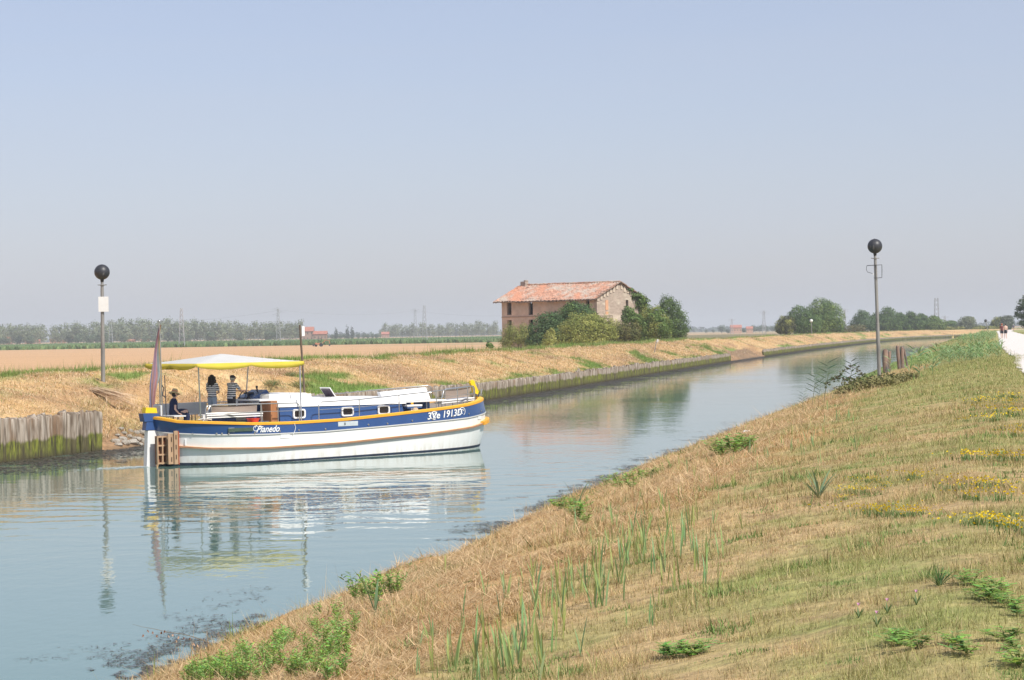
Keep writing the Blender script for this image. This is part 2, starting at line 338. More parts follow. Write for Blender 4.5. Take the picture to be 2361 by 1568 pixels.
def near_grass():
    Vs, Fs, Cs = [], [], []; b = 0
    for (n, Y0, Y1, U0, U1, pw) in ((900000, 9.8, 120, -.05, 11.9, 1.5), (70000, 90, 500, -.1, 11.8, 1.5), (40000, 100, 500, 17, 23, 1.3)):
        X, Y, U = scatter(n, Y0, Y1, U0, U1, 'near', pw)
        Z = hgt(X, Y); k = Z > .02; X, Y, U, Z = X[k], Y[k], U[k], Z[k]; n = len(X)
        c = ground_col(X, Y); lod = (Y / 14) ** .7; lh = (Y / 14) ** .22
        lawn = (U > 6.6).astype(float); tuf = np.clip((fbm(X, Y, .8, 91) - .42) * 5, .25, 1.6)
        h = rng.gamma(3, 1, n) / 3 * np.where(lawn > 0, .048 * np.clip(tuf + .35, .4, 1.5), .075 * tuf) * lh * (1 + .5 * (U < 1.2) * (Y < 60)); wd = np.where(lawn > 0, .0042, .005) * lod * rng.uniform(.6, 1.4, n)
        lean = np.abs(rng.normal(.95, .45, n)) * np.where(lawn > 0, .8, 1.15); az = rng.uniform(0, 2 * np.pi, n)
        t = rng.random(n); gr = rng.random(n) < np.where(lawn > 0, .30, .40)
        c = c * (rng.uniform(.6, 1.35, n))[:, None] * (.66 + .68 * fbm(X, Y, .45, 95))[:, None]
        c = np.where((t > .72)[:, None], c * .5 + np.array([.74, .57, .34]) * .5, c); c = np.where((rng.random(n) < .13)[:, None], c * np.array([.42, .36, .30]), c); c = np.where(gr[:, None], c * .42 + np.array([.25, .29, .09]) * .58, c)
        bare = (fbm(X, Y, .7, 99) < .30 + .1 * rng.random(n)) & (Y < 80); wl = (fbm(X, Y, .5, 105) + .12 * rng.random(n) > .79)   # bare soil and broad leaved weeds
        wd = np.where(wl, wd * 2.6, wd); h = np.where(wl, h * .8, h); c = np.where(wl[:, None], np.array([.18, .26, .08]) * rng.uniform(.6, 1.3, n)[:, None], c)
        h = np.where(bare, h * .3, h)
        V, Fc, C = blades(np.stack([X, Y, Z], -1), h, wd, az, np.clip(lean, 0, 1.5), c)
        Vs.append(V); Fs.append(Fc + b); Cs.append(C); b += len(V)
    me = mesh_np('grass', np.concatenate(Vs), np.concatenate(Fs), np.concatenate(Cs))
    tag(link('grass', me, M_blade), 'short dry and olive grass covering the near bank and lawn', 'grass', kind='stuff')
def near_straw():
    """cut reed litter lying on the near slope"""
    X, Y, U = scatter(190000, 10, 120, .8, 7.0, 'near', 1.6); Z = hgt(X, Y)
    k = (fbm(X, Y, 1.6, 77) + .25 * np.exp(-((U - 4.6) / 2.0) ** 2) + .3 * (fbm(X, Y, .5, 79) - .5) > .52); X, Y, Z, U = X[k], Y[k], Z[k], U[k]; n = len(X)
    lod = (Y / 14) ** .5; L = rng.gamma(3, 1, n) / 3 * .14 * lod; wd = .005 * lod * rng.uniform(.5, 1.8, n)
    az = rng.normal(.6, 1.1, n) + np.pi * (rng.random(n) < .5); c = np.tile(np.array([.66, .48, .27]), (n, 1)) * rng.uniform(.6, 1.2, n)[:, None]
    c = np.where((rng.random(n) < .22)[:, None], np.array([.40, .25, .13]), c)
    V, Fc, C = blades(np.stack([X, Y, Z + rng.uniform(.0, .05, n)], -1), L, wd, az, rng.uniform(1.1, 1.75, n), c, 1.0)
    # lay them on the slope
    tipx, tipy = V.reshape(-1, 3, 3)[:, 2, 0], V.reshape(-1, 3, 3)[:, 2, 1]
    V = V.reshape(-1, 3, 3); V[:, 2, 2] = np.maximum(V[:, 2, 2], hgt(tipx, tipy) + rng.uniform(.0, .07, n)); V = V.reshape(-1, 3)
    me = mesh_np('straw_litter', V, Fc, C)
    tag(link('straw_litter', me, M_blade), 'pale cut straw and reed litter lying on the near slope', 'straw', kind='stuff')
def far_grass():
    Vs, Fs, Cs = [], [], []; b = 0
    for (n, Y0, Y1, U0, U1, pw) in ((330000, 72, 330, .3, 9.5, 1.0), (50000, 330, 1000, .3, 10, 1.0), (14000, 80, 330, 6.2, 8.8, 1.0)):
        X, Y, U = scatter(n, Y0, Y1, U0, U1, 'far', pw, 4)
        Z = hgt(X, Y); k = Z > .1; X, Y, U, Z = X[k], Y[k], U[k], Z[k]; n = len(X)
        c = ground_col(X, Y); isg = c[:, 1] > c[:, 0] * .95; lod = (Y / 90) ** .6
        if U0 > 5: isg = fbm(X, Y, 3, 88) > .50; c = np.where(isg[:, None], GREEN * .8, c)
        h = rng.gamma(3, 1, n) / 3 * np.where(isg, .15, .095) * np.where(in_gap(Y) & (U < 3) & (Y < 300), 2.6, 1) * lod ** .5 * (1.7 if U0 > 5 else 1); wd = .017 * lod * rng.uniform(.6, 1.6, n)
        lean = np.where(isg, rng.uniform(0, .7, n), rng.uniform(.5, 1.5, n)); az = rng.uniform(0, 2 * np.pi, n)
        t = rng.random(n); c = c * rng.uniform(.6, 1.3, n)[:, None]; c = np.where(((t > .7) & ~isg)[:, None], np.array([.76, .60, .41]), c)
        c = np.where((t < .14)[:, None], np.array([.24, .28, .09]), c); c = np.where(((t > .14) & (t < .26) & ~isg)[:, None], np.array([.26, .16, .085]), c)
        V, Fc, C = blades(np.stack([X, Y, Z], -1), h, wd, az, lean, c); Vs.append(V); Fs.append(Fc + b); Cs.append(C); b += len(V)
    me = mesh_np('dry_grass', np.concatenate(Vs), np.concatenate(Fs), np.concatenate(Cs))
    tag(link('dry_grass', me, M_blade), 'mown straw coloured grass with green patches on the far bank', 'grass', kind='stuff')
def floating():
    Vs = []; Cs = []
    def put(X, Y, L, W, az, z, c):
        n = len(X); d = np.stack([np.cos(az), np.sin(az)], -1); s = np.stack([-np.sin(az), np.cos(az)], -1); V = np.zeros((n, 4, 3)); P = np.stack([X, Y], -1)
        for i, (a, bb) in enumerate(((-1, 0), (0, -1), (1, 0), (0, 1))): V[:, i, :2] = P + d * (a * L[:, None] / 2) + s * (bb * W[:, None] / 2)
        V[:, :, 2] = z[:, None]; Vs.append(V.reshape(-1, 3)); Cs.append(np.repeat(c, 4, 0))
    # under the far piles
    n = 60000; Y = 76 * (700 / 76) ** rng.random(n); v = rng.gamma(1.6, 1, n) * np.interp(Y, [80, 120, 300], [1.5, 1.25, 1.1]); X = Xf(Y) + v / cosf(Y)
    k = (fbm(X, Y, 2.2, 61) > .26 + v * .062) & (v < 6.5); X, Y = X[k], Y[k]; n = len(X); lod = (Y / 80) ** .6
    c = np.tile(np.array([.075, .062, .045]), (n, 1)) * rng.uniform(.5, 1.8, n)[:, None]
    put(X, Y, rng.uniform(.08, .4, n) * lod, rng.uniform(.04, .14, n) * lod, rng.uniform(0, 6.28, n), rng.uniform(.004, .03, n), c)
    # along the near edge
    n = 110000; Y = (27 ** -.6 + rng.random(n) * (170 ** -.6 - 27 ** -.6)) ** (1 / -.6); u = -rng.gamma(1.6, 1, n) * .50 + .35; X = Xn(Y) + u / cosn(Y)
    k = (fbm(X, Y * .6, 1.5, 71) > .36 - u * .14) & (u > -4) & (fbm(X, Y * .5, .35, 73) > .43 - .05 * (u > -.3)); X, Y = X[k], Y[k]; n = len(X); lod = (Y / 30) ** .6
    c = np.tile(np.array([.06, .05, .04]), (n, 1)) * rng.uniform(.4, 2.2, n)[:, None]; c = np.where((rng.random(n) < .12)[:, None], np.array([.16, .15, .07]), c)
    put(X, Y, rng.uniform(.04, .20, n) * lod, rng.uniform(.006, .02, n) * lod, rng.uniform(0, 6.28, n), rng.uniform(.003, .018, n), c)
    V = np.concatenate(Vs); me = mesh_np('floating_weed', V, np.arange(len(V)).reshape(-1, 4), np.concatenate(Cs))
    tag(link('floating_weed', me, mat('wet_weed', attr=True, rough=.55, var=0, spec=.4)), 'dark water weed floating along both edges of the canal', 'water weed', kind='stuff')
near_grass(); near_straw(); far_grass(); floating()

# crops beyond the bare field
def crop(name, X0, X1, Y0, Y1, h, c1, c2, label, z0=.8, n=26000):
    q = rng.random(n); Y = Y0 + (Y1 - Y0) * q ** 1.6; X = rng.uniform(X0, X1, n) ; k = (v_far(X, Y) > 14); X = X[k]; Y = Y[k]; n = len(X)
    hh = h * rng.uniform(.7, 1.12, n) * (.9 + .2 * vnoise(X, Y, 30, 7)); t = rng.random(n) * .6 + vnoise(X * .2, Y, 14, 6) * .5
    c = mixc(np.tile(c1, (n, 1)), np.tile(c2, (n, 1)), t) * rng.uniform(.8, 1.2, n)[:, None]
    V, Fc, C = blades(np.stack([X, Y, np.full(n, z0)], -1), hh, rng.uniform(1.0, 2.6, n), rng.uniform(0, 6.28, n), rng.uniform(0, .5, n), c, 1.35)
    # closed canopy of leaves a little below the tips
    xs = np.linspace(X0, X1, 60); ys = np.linspace(Y0, Y1, 60); A, B = np.meshgrid(xs, ys); Zc = z0 + h * .8 + (vnoise(A, B, 9, 2) - .5) * .3
    Zc[0] = z0 - .3; i2 = np.arange(3600).reshape(60, 60); keep = (v_far(A, B) > 14)
    V2 = np.stack([A, B, Zc], -1).reshape(-1, 3); F2 = np.stack([i2[:-1, :-1], i2[:-1, 1:], i2[1:, 1:], i2[1:, :-1]], -1).reshape(-1, 4)
    F2 = F2[keep.ravel()[F2].all(1)]; F2t = np.concatenate([F2[:, :3], F2[:, [0, 2, 3]]])
    C2 = mixc(np.tile(c1, (3600, 1)), np.tile(c2, (3600, 1)), vnoise(A * .2, B, 14, 6).ravel())
    me = mesh_np(name, np.concatenate([V, V2]), np.concatenate([Fc, F2t + len(V)]), np.concatenate([C, C2]))
    tag(link(name, me, mat('crop_leaves', attr=True, rough=.8, var=.15, scale=.2, spec=.15, trans=.2)), label, 'crop', kind='stuff')
crop('maize', -330, 30, 955, 1700, 1.9, np.array([.07, .14, .05]), np.array([.20, .26, .10]), 'dark green maize standing beyond the bare brown field')
crop('ripe_crop', 12, 330, 330, 1500, .55, np.array([.30, .22, .11]), np.array([.24, .22, .10]), 'brownish ripening crop on the field right of the ruined farmhouse', n=16000)

# ------------------------------------------------------------ timber piles along the far bank
def pile_material():
    m = bpy.data.materials.new('pile_timber'); m.use_nodes = True; t = m.node_tree; N = t.nodes; L = t.links; b = N['Principled BSDF']; b.inputs['Roughness'].default_value = .85; b.inputs['Specular IOR Level'].default_value = .2
    g = N.new('ShaderNodeNewGeometry'); sp = N.new('ShaderNodeSeparateXYZ'); L.new(g.outputs['Position'], sp.inputs[0])
    def noise(sc, st, d=4):
        mp = N.new('ShaderNodeMapping'); mp.inputs['Scale'].default_value = st; L.new(g.outputs['Position'], mp.inputs[0])
        n = N.new('ShaderNodeTexNoise'); n.inputs['Scale'].default_value = sc; n.inputs['Detail'].default_value = d; L.new(mp.outputs[0], n.inputs[0]); return n.outputs[0]
    def rng_(src, a, bb, c, d):
        r = N.new('ShaderNodeMapRange'); r.inputs[1].default_value = a; r.inputs[2].default_value = bb; r.inputs[3].default_value = c; r.inputs[4].default_value = d; L.new(src, r.inputs[0]); return r.outputs[0]
    def mix(f, a, bb):
        x = N.new('ShaderNodeMixRGB'); L.new(f, x.inputs[0])
        for i, q in ((1, a), (2, bb)):
            if isinstance(q, tuple): x.inputs[i].default_value = (*q, 1)
            else: L.new(q, x.inputs[i])
        return x.outputs[0]
    grain = noise(9, (1, 1, .12)); patch = noise(1.6, (1, 1, .25)); fine = noise(14, (1, 1, .3))
    wood = mix(rng_(grain, .38, .62, 0, 1), (.17, .13, .095), (.41, .35, .285)); wood = mix(rng_(patch, .55, .68, 0, .8), wood, (.22, .14, .085))
    moss = mix(rng_(fine, .4, .65, 0, 1), (.12, .135, .03), (.24, .25, .05)); dark = mix(rng_(patch, .38, .58, 0, 1), (.12, .105, .055), moss)
    dark = mix(rng_(grain, .35, .5, 0, 1), (.07, .062, .035), dark)
    ad = N.new('ShaderNodeMath'); ad.operation = 'MULTIPLY_ADD'; L.new(patch, ad.inputs[0]); ad.inputs[1].default_value = -.6; L.new(sp.outputs[2], ad.inputs[2])
    lvl = rng_(ad.outputs[0], .34, .46, 0, 1); c = mix(lvl, dark, wood)
    c = mix(rng_(sp.outputs[2], .02, .3, 1, 0), c, (.07, .06, .035))
    L.new(c, b.inputs['Base Color'])
    bp = N.new('ShaderNodeBump'); bp.inputs['Distance'].default_value = .02; L.new(grain, bp.inputs['Height']); L.new(bp.outputs[0], b.inputs['Normal'])
    return m
M_pile = pile_material()
def pile_vf(r, h, seed, n=9):
    q = random.Random(seed); rings = []; zs = (-.5, .0, .4 * h, .75 * h, h * .97, h)
    for i, z in enumerate(zs):
        ring = []
        for k in range(n):
            a = 2 * math.pi * k / n; rr = r * (1 + .12 * math.sin(a * 2 + seed) + q.uniform(-.06, .06)) * (.80 if i == 5 else (.99 if i == 4 else 1))
            zz = z + (q.uniform(-.02, .02) + .025 * math.sin(a + seed) if i >= 4 else 0); ring.append((rr * math.cos(a), rr * math.sin(a), zz))
        rings.append(ring)
    return rings
pile_meshes = []
for s in range(9):
    o = MB().loft(pile_vf(.125 * (.8 + .07 * s), 1.0, s * 3 + 1)).build('timber_pile', M_pile, smooth=50); pile_meshes.append(o.data); bpy.data.objects.remove(o)
ps, Yc = [], 82.0
while Yc < 1000:
    st = .30 if Yc < 100 else (.24 if Yc < 200 else .30)
    if not in_gap(np.array(Yc)): ps.append(Yc)
    Yc += st * float(cosf(Yc)) if Yc < 700 else st * 1.0
few = 0; rest = MB(); stub = 0
for i, Y in enumerate(ps):
    q = random.Random(i); v = .12 + q.uniform(-.06, .05); X = float(Xf(Y)) - v / float(cosf(Y)); h = float(pile_h(Y)) * (1 + (.022 if few < 297 else .055) * q.gauss(0, 1)) + (.05 if int(Y * 1.7) % 3 == 0 else 0) * (Y < 100) - (q.random() < .06) * .3
    if few < 297:
        o = link('timber_pile', pile_meshes[i % 9], None, loc=(X, Y, 0)); o.scale = (1.05, 1.05, h) if Y > 100 else (1.3, 1.3, h); k_ = .055 if Y < 100 else .03; o.rotation_euler = (q.uniform(-k_, k_), q.uniform(-k_, k_), q.uniform(0, 6.3)); few += 1
        if Y < 91.6: tag(o, 'weathered grey mossy timber pile in the short wall behind the houseboat stern', 'pile', 'timber piles left of the houseboat')
        else: tag(o, 'weathered grey mossy timber pile in the long wall past the houseboat bow', 'pile', 'timber piles right of the houseboat')
    else:
        rs = pile_vf(.15 * q.uniform(.85, 1.15), h, i, 5); rest.loft([[(p[0] + X, p[1] + Y, p[2]) for p in r] for r in (rs[0], rs[3], rs[5])])
tag(rest.build('far_piles', M_pile), 'distant timber piles lining the far bank towards the bend', 'piles', kind='stuff')

# ------------------------------------------------------------ stones in the gap
M_stone = mat('stone', (.40, .36, .30), rough=.9, var=.3, scale=5, bump=.03, bscale=12)
stone_meshes = []
for s in range(5):
    bm = bmesh.new(); bmesh.ops.create_icosphere(bm, subdivisions=2, radius=1)
    q = random.Random(s)
    for v in bm.verts: v.co *= q.uniform(.82, 1.1); v.co.z *= .6; v.co.x *= 1.15
    me = bpy.data.meshes.new('stone'); bm.to_mesh(me); bm.free(); me.materials.append(M_stone); stone_meshes.append(me)
for i, (px, py, s) in enumerate([(265, 1020, .20), (282, 1016, .23), (296, 1009, .17), (305, 1023, .26), (318, 1015, .2), (330, 1006, .2), (334, 1020, .24), (290, 1024, .2), (273, 1028, .18), (322, 1027, .16), (312, 1000, .16), (300, 995, .14), (326, 997, .15), (270, 1006, .12), (340, 1012, .2), (285, 1003, .12), (347, 1020, .18), (279, 990, .13), (333, 988, .12), (308, 1012, .13)]):
    p = ground_at(px, py, 70, 190); p.z = max(p.z, 0)
    o = link('bank_stone', stone_meshes[i % 5], None, loc=p + Vector((0, 0, s * .2))); o.scale = (s, s, s); o.rotation_euler = (0, 0, i * 1.3)
    tag(o, 'pale rough stone in the rubble heap at the end of the short pile wall', 'stone', 'rubble stones at the water edge')

# ------------------------------------------------------------ signal poles with a ball on top
M_gal = mat('galvanised_pole', (.27, .255, .235), rough=.6, var=.25, scale=3, metal=.25, stretch=(1, 1, .3), bump=.003)
M_ball = mat('weathered_black_ball', (.035, .035, .04), rough=.45, var=.3, scale=3, col2=(.30, .28, .26), mixscale=3.2, mixlo=.57, mixhi=.72, stretch=(1, 1, .45), spec=.5)
M_white = mat('white_paint', (.78, .77, .74), rough=.5, var=.05, scale=5)
M_steel = mat('stainless_steel', (.52, .51, .49), rough=.28, var=.05, metal=.85)
M_dark = mat('dark_metal', (.06, .06, .065), rough=.5, metal=.4)
def signal_pole(px, pyb, pyt, r_ball, label, kind, lean=0.0, r=.10, base=None):
    p = base or ground_at(px, pyb, 20, 190); d = ray(px, pyt); zt = CO[2] + d[2] * p.y / d[1] - p.z + .0; H = zt - 2 * r_ball
    t = empty('signal_pole', p, 0, label, 'signal pole'); lx = lean
    f = lambda z: (lx * z / H, 0, z)
    MB().tube([f(-.5), f(H * .45), f(H * .45 + .01), f(H * .88), f(H)], [r, r * .95, r * .85, r * .8, r * .62], 16).build('pole', M_gal, t, smooth=True)
    MB().tube([f(H - .28), f(H - .26), f(H - .24)], [r * 1.1, r * 1.3, r * 1.1], 12).box((lx * (H - .25) / H, 0, H - .25), (.42, .05, .035)).build('collar', M_gal, t)
    b = MB().ell((lx, 0, H + r_ball * .97), (r_ball, r_ball, r_ball), 32, 18).tube([f(H - .12), f(H + .08)], [r * .7, r], 12)
    if kind == 'sphere_seam': b.tube([(lx + (r_ball + .004) * math.cos(a) * .35, (r_ball + .004) * math.cos(a) * .94, H + r_ball * .97 + (r_ball + .004) * math.sin(a)) for a in np.linspace(-1.55, 4.7, 40)], .012, 6)
    b.build('ball', M_ball, t, smooth='all')
    return t, p, H, f
t, p, H, f = signal_pole(238, 885, 609, .36, 'grey signal pole with a black ball and a blank white board on the far bank', 'plain', lean=.03)
MB().box((.10, -.14, H - 1.15), (.47, .02, .70)).box((.10, -.12, H - .95), (.3, .04, .04)).box((.10, -.12, H - 1.35), (.3, .04, .04)).build('board', mat('faded_white_board', (.76, .74, .70), rough=.6, var=.06, scale=4, col2=(.45, .33, .2), mixscale=5, mixlo=.68, mixhi=.8), t)
t, p, H, f = signal_pole(2028, 878, 550, .375, 'leaning grey signal pole with a black ball and bent bracket on the near bank', 'sphere_seam', lean=-.13)
zb = H - .62; x0 = -.11
MB().tube([(x0 - .46, -.02, zb - .04), (x0 - .44, -.02, zb), (x0, -.13, zb + .02), (x0 + .30, -.12, zb + .03), (x0 + .30, -.12, zb - .30), (x0 + .29, -.12, zb - .62), (x0 - .06, -.13, zb - .64), (x0 - .12, -.13, zb - .62)], .017, 8) \
    .tube([(x0 - .46, -.02, zb - .04), (x0 - .47, 0, zb - .2), (x0 - .42, 0, zb - .32), (x0 - .30, 0, zb - .36), (x0 - .16, 0, zb - .40)], .012, 8).tube([(x0 - .01, -.13, zb + .01), (x0 - .01, -.13, zb - .64)], .016, 8) \
    .tube([(x0, -.13, zb), (x0, -.02, zb)], .02, 8).tube([(x0, -.13, zb - .62), (x0, -.02, zb - .62)], .02, 8).build('bracket', M_dark, t)
MB().box((x0 - .13, -.04, zb - .44), (.05, .04, .09)).build('insulator', M_white, t, bevel=.008)
# two more far along the canal
def far_pole(px, pyt, pyb, Y, rb, label, cb, lean):
    pb = Vector(at_depth(px + lean, pyb, Y)); d = Vector(at_depth(px, pyt, Y)); t = empty('signal_pole', (pb.x, pb.y, pb.z - .4), 0, label, 'signal pole'); o = d - pb + Vector((0, 0, .4))
    MB().tube([(0, 0, 0), (o.x, o.y, o.z - rb)], .09, 8).build('pole', M_gal, t, smooth=True)
    MB().ell((o.x, o.y, o.z - rb), (rb, rb, rb), 16, 10).build('ball', cb, t, smooth='all')
far_pole(1870.5, 736, 766, 535, .38, 'small distant signal pole with a pale ball in front of the big round bushes', M_white, 1)
far_pole(2272.5, 736, 764, 560, .38, 'distant dark balled signal pole leaning over before the path end', M_ball, 7)

# mooring posts in the water by the right pole
M_post = mat('old_post', (.30, .20, .15), rough=.9, var=.35, scale=6, stretch=(1, 1, .2), bump=.02, col2=(.10, .10, .105), mixscale=2.2, mixlo=.45, mixhi=.55)
for px, pt, pb, wd, ln, lab in ((2041, 807, 862, 15, -.05, 'thick split mooring post standing just right of the leaning signal pole'), (2051, 810, 862, 7, .03, 'thin brown mooring post behind the thick split one'),
                                (2069.5, 797, 862, 9, -.12, 'tall crooked reddish mooring post, highest of the four'), (2080, 801, 862, 9.5, .0, 'dark capped mooring post beside the tall crooked one'), (2085, 806, 862, 4.5, -.25, 'slim leaning brown stake propped against the dark capped post')):
    Y = 143.0; a = Vector(at_depth(px, pt, Y)); r = wd / 2 / F * Y; g = float(hgt(a.x, Y)); h = a.z - g + .6
    b = MB(); rings = []
    for k in range(9):
        z = h * k / 8; rings.append([(ln * (1 - z / h) * -1.2 + (r * (1.1 - .15 * k / 8)) * (1 + .1 * math.sin(3 * aa + k)) * math.cos(aa) * (.92 if k == 8 else 1), r * math.sin(aa) * (.92 if k == 8 else 1), z + (.07 * math.sin(2 * aa + px) if k > 6 else 0)) for aa in np.linspace(0, 2 * math.pi, 10)[:-1]])
    o = b.loft(rings).build('mooring_post', M_post, smooth=50, loc=(a.x, Y, g - .6)); tag(o, lab, 'mooring post', 'mooring posts beside the leaning signal pole')

# white marker stake on the far bank
p = ground_at(1508, 813, 100, 420)
d = Vector(at_depth(1515, 781, p.y)); t = empty('marker_stake', p, 0, 'thin leaning white marker stake with a small plate on the far bank', 'marker stake'); o = d - p
MB().tube([(0, 0, -.2), (o.x * .9, 0, o.z * .9)], .05, 6).build('stake', M_gal, t)
MB().box((o.x + .06, -.03, o.z - .22), (.20, .04, .34), M=Matrix.Rotation(.25, 3, 'Y')).build('plate', mat('faded_plate', (.58, .57, .54), rough=.6), t)

# ------------------------------------------------------------ foliage
def tint(base, n, spread=.28): return np.array(base)[None] * rng.uniform(1 - spread, 1 + spread, n)[:, None] * rng.uniform(.9, 1.1, (n, 3))
def leaf_cloud(blobs, n, size, cols, aspect=.55, up=.25, droop=0.0, shell=.35, rough=.2):
    """n leaves spread through ellipsoids (x, y, z, rx, ry, rz); leaf quads face roughly outwards"""
    B = np.array(blobs, float); vol = (B[:, 3] * B[:, 4] * B[:, 5]) ** .72; k = rng.choice(len(B), n, p=vol / vol.sum()); b = B[k]
    d = rng.normal(size=(n, 3)); d /= np.linalg.norm(d, axis=1)[:, None]; rr = 1 - shell * rng.random(n) ** 1.4 + rng.normal(0, .05, n)
    lump = 1 + rough * (np.sin(d[:, 0] * 5 + k * 2.1) * np.sin(d[:, 2] * 6 + k) + .6 * np.sin(d[:, 1] * 9 + d[:, 2] * 7 + k * 3))
    P = b[:, :3] + d * b[:, 3:] * (rr * lump)[:, None]; P[:, 2] = np.maximum(P[:, 2], .05)
    nr = d + rng.normal(0, .55, (n, 3)); nr[:, 2] += up; nr /= np.linalg.norm(nr, axis=1)[:, None]
    t = np.cross(nr, rng.normal(size=(n, 3))); t /= np.linalg.norm(t, axis=1)[:, None]; s = np.cross(nr, t); sz = size * rng.uniform(.6, 1.4, n); t = t * sz[:, None] / 2; s = s * (sz * aspect)[:, None] / 2
    V = np.empty((n, 4, 3)); V[:, 0] = P - t; V[:, 1] = P + s; V[:, 2] = P + t; V[:, 3] = P - s
    c = cols(n, P, k) if callable(cols) else tint(cols, n); return V.reshape(-1, 3), np.arange(4 * n).reshape(n, 4), np.repeat(c, 4, 0)
M_leaf = mat('leaves', attr=True, rough=.55, var=0, spec=.25, trans=.22)
M_bark = mat('bark', (.20, .165, .12), rough=.95, var=.3, scale=4, stretch=(1, 1, .2), bump=.02)
M_pbark = mat('pale_bark', (.42, .39, .34), rough=.95, var=.25, scale=2, stretch=(1, 1, .2))
def limbs(b, base, top, r, n, spread, q, seg=5):
    b.tube([base, ((base[0] + top[0]) / 2 + q.uniform(-.03, .03) * top[2], base[1], base[2] + (top[2] - base[2]) * .5), top], [r, r * .75, r * .3], 7)
    for i in range(n):
        z0 = base[2] + (top[2] - base[2]) * q.uniform(.2, .75); a = q.uniform(0, 6.28); L = spread * q.uniform(.5, 1)
        b.tube([(0 + base[0], base[1], z0), (base[0] + L * .5 * math.cos(a), base[1] + L * .5 * math.sin(a), z0 + L * .45), (base[0] + L * math.cos(a), base[1] + L * math.sin(a), z0 + L * .7)], [r * .45, r * .28, r * .08], 5)
def tree(name, loc, blobs, n, size, col, trunk_r, label, cat, group=None, bark=None, trunk_top=None, seed=1, rz=0, **kw):
    t = empty(name, loc, rz, label, cat, group); q = random.Random(seed); top = max(b[2] for b in blobs); zt = trunk_top or top
    tb = MB(); limbs(tb, (0, 0, -.3), (0, 0, zt), trunk_r, 7, max(b[3] for b in blobs) * .9, q); tb.build('trunk', bark or M_bark, t, smooth=True)
    V, Fc, C = leaf_cloud(blobs, n, size, col, **kw); link('crown', mesh_np('crown', V, Fc, C), M_leaf, t); return t
def px_blobs(Y, z0, cx, pts, depth=1.0):
    """crown lobes given as (centre, height of centre, half width, half height) along a sight line at distance Y, made round in depth"""
    out = []; c0 = at_depth(cx, 760, Y)
    for (x, y, rx, ry) in pts:
        p = at_depth(x, y, Y); k = Y / F; out.append((p[0] - c0[0], rnd.uniform(-.3, .3) * rx * k, p[2] - z0, rx * k * 1.10, rx * k * depth * 1.1, ry * k * 1.08))
    return (c0[0], Y, z0), out
def two_tone(c1, c2):
    def f(n, P, k):
        t = vnoise(P[:, 0] + k * 3, P[:, 2] + P[:, 1], .9, 4)[:, None]; t = np.clip((t - .35) * 2.4, 0, 1)
        return (np.array(c1) * (1 - t) + np.array(c2) * t) * rng.uniform(.72, 1.28, n)[:, None]
    return f
DG = (.085, .145, .05); MG = (.14, .215, .055); OL = (.33, .335, .09); YG = (.38, .39, .12); BG = (.11, .175, .07)
def bush(Y, cx, pts, n, size, c1, c2, label, cat='bush', z0=.7, tr=.14, group=None, name='bush', **kw):
    if Y > 500: n = int(n * 1.5); size *= .85; kw.setdefault('rough', .10)
    loc, bl = px_blobs(Y, z0, cx, pts); return tree(name, loc, bl, n, size, two_tone(c1, c2), tr, label, cat, group, seed=int(cx), **kw)
G1 = 'bushes round the ruined farmhouse'
bush(318, 1194, [(1172, 775, 17, 28), (1196, 780, 20, 24), (1215, 772, 15, 26), (1204, 760, 10, 18), (1168, 790, 18, 14), (1225, 785, 16, 18), (1182, 765, 16, 20), (1210, 778, 22, 18)], 15000, .20, (.24, .27, .08), YG, 'loose pale yellow green willow bush at the left corner of the ruin', group=G1, aspect=.25, shell=.8)
bush(312, 1250, [(1250, 765, 30, 30), (1268, 740, 26, 20), (1236, 785, 24, 20), (1285, 772, 24, 28), (1262, 768, 22, 24)], 11000, .24, DG, BG, 'dark blue green fig bush shading the middle of the ruin wall', group=G1)
bush(322, 1335, [(1330, 722, 34, 24), (1352, 728, 22, 20), (1302, 738, 22, 20), (1330, 755, 40, 26)], 11000, .24, DG, MG, 'tall dark green tree rising above the olive bush before the facade', cat='tree', name='broadleaf_tree', group=G1)
bush(306, 1350, [(1345, 760, 46, 34), (1318, 770, 28, 26), (1385, 768, 32, 30), (1350, 785, 56, 18), (1365, 742, 28, 18), (1398, 758, 26, 26), (1300, 782, 26, 18)], 24000, .20, (.25, .28, .07), (.36, .36, .10), 'big rounded olive green bush in front of the ruin corner', group=G1)
bush(300, 1268, [(1268, 780, 13, 16), (1262, 790, 12, 9), (1273, 766, 7, 10)], 2600, .18, OL, YG, 'small bright yellow green bush below the dark fig bush', group=G1)
bush(312, 1438, [(1436, 766, 24, 22), (1452, 774, 20, 16), (1422, 770, 22, 22), (1462, 764, 16, 20)], 9000, .20, (.11, .12, .035), (.19, .175, .06), 'brownish olive low bush below the gable', group=G1)
bush(330, 1504, [(1500, 745, 30, 34), (1522, 755, 26, 28), (1480, 758, 22, 26), (1510, 725, 18, 18)], 14000, .22, MG, OL, 'tall olive green bush right of the gable', group=G1)
bush(362, 1550, [(1546, 728, 28, 40), (1560, 748, 26, 32), (1540, 705, 18, 20), (1552, 765, 34, 16)], 14000, .22, (.09, .14, .045), MG, 'tallest dark green conical tree right of the ruin', cat='tree', name='broadleaf_tree', group=G1)
bush(228, 1165, [(1128, 796, 7, 6), (1132, 799, 6, 5)], 700, .16, MG, OL, 'tiny green shrub on the bank left of the ruin', group=G1)
bush(324, 1455, [(1450, 722, 14, 14), (1463, 735, 16, 12), (1444, 733, 12, 14)], 4000, .22, MG, (.12, .18, .05), 'bright green bush against the foot of the gable', group=G1)
G2 = 'trees and thickets along the far canal'
bush(640, 1812, [(1812, 750, 21, 20), (1802, 757, 15, 12)], 3500, .48, (.07, .075, .03), OL, 'brownish low bush at the left end of the big round thicket', group=G2)
